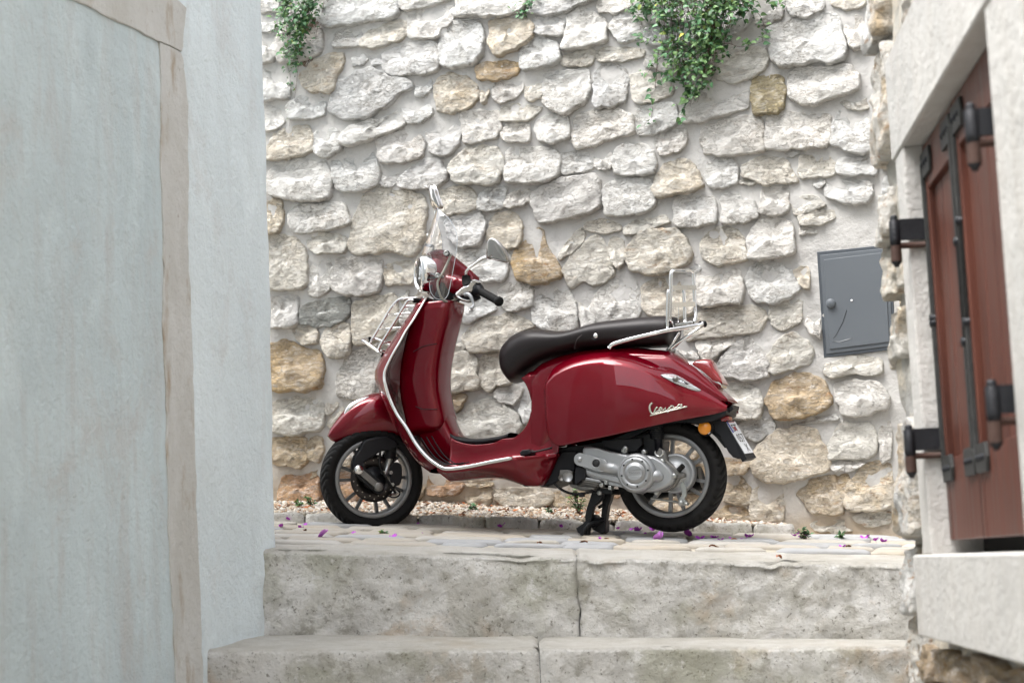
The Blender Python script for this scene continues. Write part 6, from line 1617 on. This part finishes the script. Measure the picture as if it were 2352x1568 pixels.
strand([(1700, 10, .07), (1740, 30, .05), (1755, 60, .04), (1750, 70, .04)], .5, .014); strand([(1740, -10, .06), (1775, 10, .05), (1800, 8, .04), (1808, 20, .04)], .5, .014); strand([(1500, 20, .07), (1470, 20, .05), (1452, 30, .04), (1460, 50, .03)], .8, .016)
strand([(1620, 150, .06), (1640, 165, .05), (1630, 190, .04)], .5, .016); strand([(1595, 180, .06), (1590, 215, .05), (1585, 245, .04)], .8, .012, 1.3); strand([(1560, 150, .08), (1545, 175, .07), (1540, 205, .06)], .7, .016, 1.4)
plant('large bushy green creeper with small oval leaves spilling over the wall top', S3, 2300, (.014, .033), (6, 4, 2, .25, .02), rn)

# ================================================================== small things on the ground
def gz(x, y): return gpt(x, y)
def petal(x, y, s, label, mat, big=False, dz=0.0):
    p = gpt(x, y); r = rn
    n_ = r.choice((1, 2, 3)) if not big else 2
    V = []; F = []
    for k in range(n_):
        a = r.uniform(0, 6.28); tilt = r.uniform(.3, 1.1); ca, sa = math.cos(a), math.sin(a); o = len(V); m_ = 5
        for i in range(m_ + 1):
            t = i / m_
            for j in range(5):
                w_ = (j - 2) / 2; ww = s * .55 * math.sin(math.pi * (.12 + .8 * t)); xx = t * s; yy = w_ * ww; zz = s * (tilt * t * .8 + .25 * w_ * w_ * t + .05 * math.sin(9 * t + 5 * w_))
                V.append((xx * ca - yy * sa, xx * sa + yy * ca, zz))
        F += grid_faces(m_ + 1, 5, off=o)
    o = mk('petal', V, F, mat); o.location = p + Vector((0, 0, .003 + dz)); tag(o, label, 'petal', 'fallen bougainvillea petals'); return o
spec = [(733, 1236, .034, 'magenta petal lying alone on the flags left of the front wheel', M_petal2), (1508, 1242, .036, 'largest pale magenta petal, upright in front of the rear tyre', M_petal2), (1608, 1240, .024, 'violet petal just right of the rear tyre foot', M_petal),
        (1585, 1233, .030, 'crumpled violet petals tucked against the rear tyre', M_petal), (820 + 55, 1222, .02, 'green-edged magenta petal behind the scattered stalk under the front wheel', M_petal), (1040, 1182, .030, 'bright magenta bloom on the gravel below the footboard', M_petal),
        (735, 1168, .028, 'magenta bloom on the gravel left of the front tyre', M_petal), (902, 1236, .022, 'flat magenta petal right below the front tyre contact', M_petal)]
for x, y, s, l, m_ in spec:
    if l.startswith('green'): continue
    dz = 0.0
    if y < 1190: dz = .05
    petal(x, y, s, l, m_, True, dz)
for x, y in ((640, 1180), (665, 1196), (720, 1192), (742, 1190), (700, 1208), (645, 1212), (760, 1196), (690, 1214), (1465, 1222), (1440, 1226), (1480, 1228), (1420, 1216), (1450, 1218), (1175, 1206), (1160, 1204), (1205, 1208), (958, 1205), (975, 1228), (1640, 1238), (1655, 1243), (1680, 1240), (1710, 1241),
             (1720, 1236), (1825, 1233), (1832, 1228), (1845, 1238), (1850, 1230), (1985, 1240), (2010, 1243), (2030, 1247), (1935, 1259), (1990, 1236), (1150, 1212), (1290, 1212), (1380, 1240), (810, 1226), (1540, 1225), (1500, 1220)):
    zn = ('left of the front tyre by the plaster corner' if x < 780 else 'between the front wheel and the centre stand' if x < 1400 else 'around the foot of the rear tyre' if x < 1600 else 'right of the rear tyre before the kerb end' if x < 1770 else 'by the wall foot below the utility box')
    petal(x, y, rn.uniform(.010, .022), 'small fallen magenta petal ' + zn, M_petal)
for x, y in ((1088, 1186), (1225, 1184), (1285, 1190), (1180, 1183), (1330, 1188), (1430, 1195), (885 + 60, 1166), (1255, 1190), (1460, 1200), (1120, 1179)):
    petal(x, y, rn.uniform(.014, .022), 'small magenta petal caught in the gravel strip', M_petal, dz=.045)
for x, y in ((1790, 1282), (1390, 1243), (1338, 1249), (1690, 1243), (700, 1222), (1950, 1259), (1240, 1251), (1640, 1258)):
    p = gpt(x, y); V = []; a = rn.uniform(0, 3); ca, sa = math.cos(a), math.sin(a); s = rn.uniform(.014, .022)
    for i in range(5):
        for j in range(3):
            t = i / 4; xx = (t - .5) * s * 2; yy = (j - 1) * s * .4 * math.sin(math.pi * min(.95, max(.08, t))); V.append((xx * ca - yy * sa, xx * sa + yy * ca, .004 + .006 * abs(j - 1) + .005 * math.sin(5 * t)))
    o = mk('dry_leaf', V, grid_faces(5, 3), rn.choice([M_dead, M_dead, M_orange])); o.location = p
    tag(o, 'small curled dry brown leaf lying on the bare street stones', 'leaf', 'dry leaves on the street')
# litter in the gravel, one mass
V = []; F = []; MI = []
for k in range(520):
    X = rn.uniform(-1.6, 1.1); f = rn.random(); yy, zz = gravel_z(X, f); s = rn.uniform(.008, .017); a = rn.uniform(0, 6.28); ca, sa = math.cos(a), math.sin(a); o = len(V)
    for (x, y) in ((-1, 0), (0, -.4), (1, 0), (0, .4)): V.append((X + (x * ca - y * sa) * s, yy + (x * sa + y * ca) * s, zz + .010 + rn.uniform(-.003, .008)))
    F.append((o, o + 1, o + 2, o + 3)); MI.append(rn.choice([0, 0, 1]))
lt = mk('leaf_litter', V, F, [M_dead, M_orange], None, False)
for p, i in zip(lt.data.polygons, MI): p.material_index = i
tag(lt, 'brown and rusty leaf crumbs mixed into the gravel strip', 'leaf litter', kind='stuff')
def weed(x, y, h, n, label, d=0.10, mats=(5, 4, 2, 1, 0), sz=1.0):
    p = gpt(x, y)
    if y < 1190:            # stands in the gravel
        Xg = p.x; b = hit(x, y, Vector((0, (kerbY(p.x) + wallY(p.x)) / 2 + .03, 0)), Vector((0, 1, 0))); p = b
    t = thing('weed', label, 'weed', p); G = []; V = []; F = []; MI = []
    for k in range(n):
        a = rn.uniform(0, 6.28); r_ = rn.uniform(.2, 1) * h * .7; top = Vector((math.cos(a) * r_, math.sin(a) * r_ * .5, h * rn.uniform(.5, 1)))
        G.append(tube_geo(cr([Vector((0, 0, -.01)), top * .5 + Vector((0, 0, h * .15)), top], 3), .0012, 4))
        for j in range(6):
            f = rn.uniform(.35, 1); pos = top * f; s = rn.uniform(.012, .024) * sz; dr = Vector((rn.gauss(0, 1), rn.gauss(0, .6), rn.uniform(-.2, .8))).normalized(); nn = Vector((rn.gauss(0, .4), -.5, 1)).normalized(); yv = nn.cross(dr).normalized(); zv = dr.cross(yv); mi = rn.choices(range(5), mats)[0]
            o = len(V); V += [pos + (dr * v[0] + yv * v[1] + zv * v[2]) * s for v in LM[mi][1]]; F += [tuple(i + o for i in q) for q in LM[mi][2]]; MI += [mi] * len(LM[mi][2])
    v_, f_ = merge(G); mk('stems', v_, f_, M_stem, t)
    o = mk('foliage', V, F, M_leaf, t)
    for q, i in zip(o.data.polygons, MI): q.material_index = i
weed(1330, 1180, .085, 9, 'leafy seedling in the gravel left of the centre stand')
weed(1322, 1150, .05, 4, 'tiny sprig rising above the seedling beside the centre stand')
weed(1258, 1186, .045, 5, 'small seedling on the gravel right of the belly panel')
weed(1085, 1182, .045, 7, 'dark green tuft beside the magenta bloom below the footboard', mats=(1, 5, 4, 0, 0))
weed(1490, 1190, .045, 6, 'small seedling in the gravel just ahead of the rear wheel')
weed(690, 1172, .045, 8, 'low green weeds in the gravel by the left house corner')
weed(715, 1166, .055, 6, 'upright green weed in the gravel left of the front wheel')
weed(1848, 1240, .045, 8, 'dark green tuft of grass at the foot of the wall right of the kerb', mats=(1, 6, 2, 0, 0))
weed(1930, 1240, .030, 6, 'thin sparse weeds along the joint below the utility box', mats=(2, 5, 2, 0, 0))
weed(880, 1228, .016, 6, 'flattened green stalk lying on the flags under the front wheel', mats=(2, 2, 1, 4, 0))
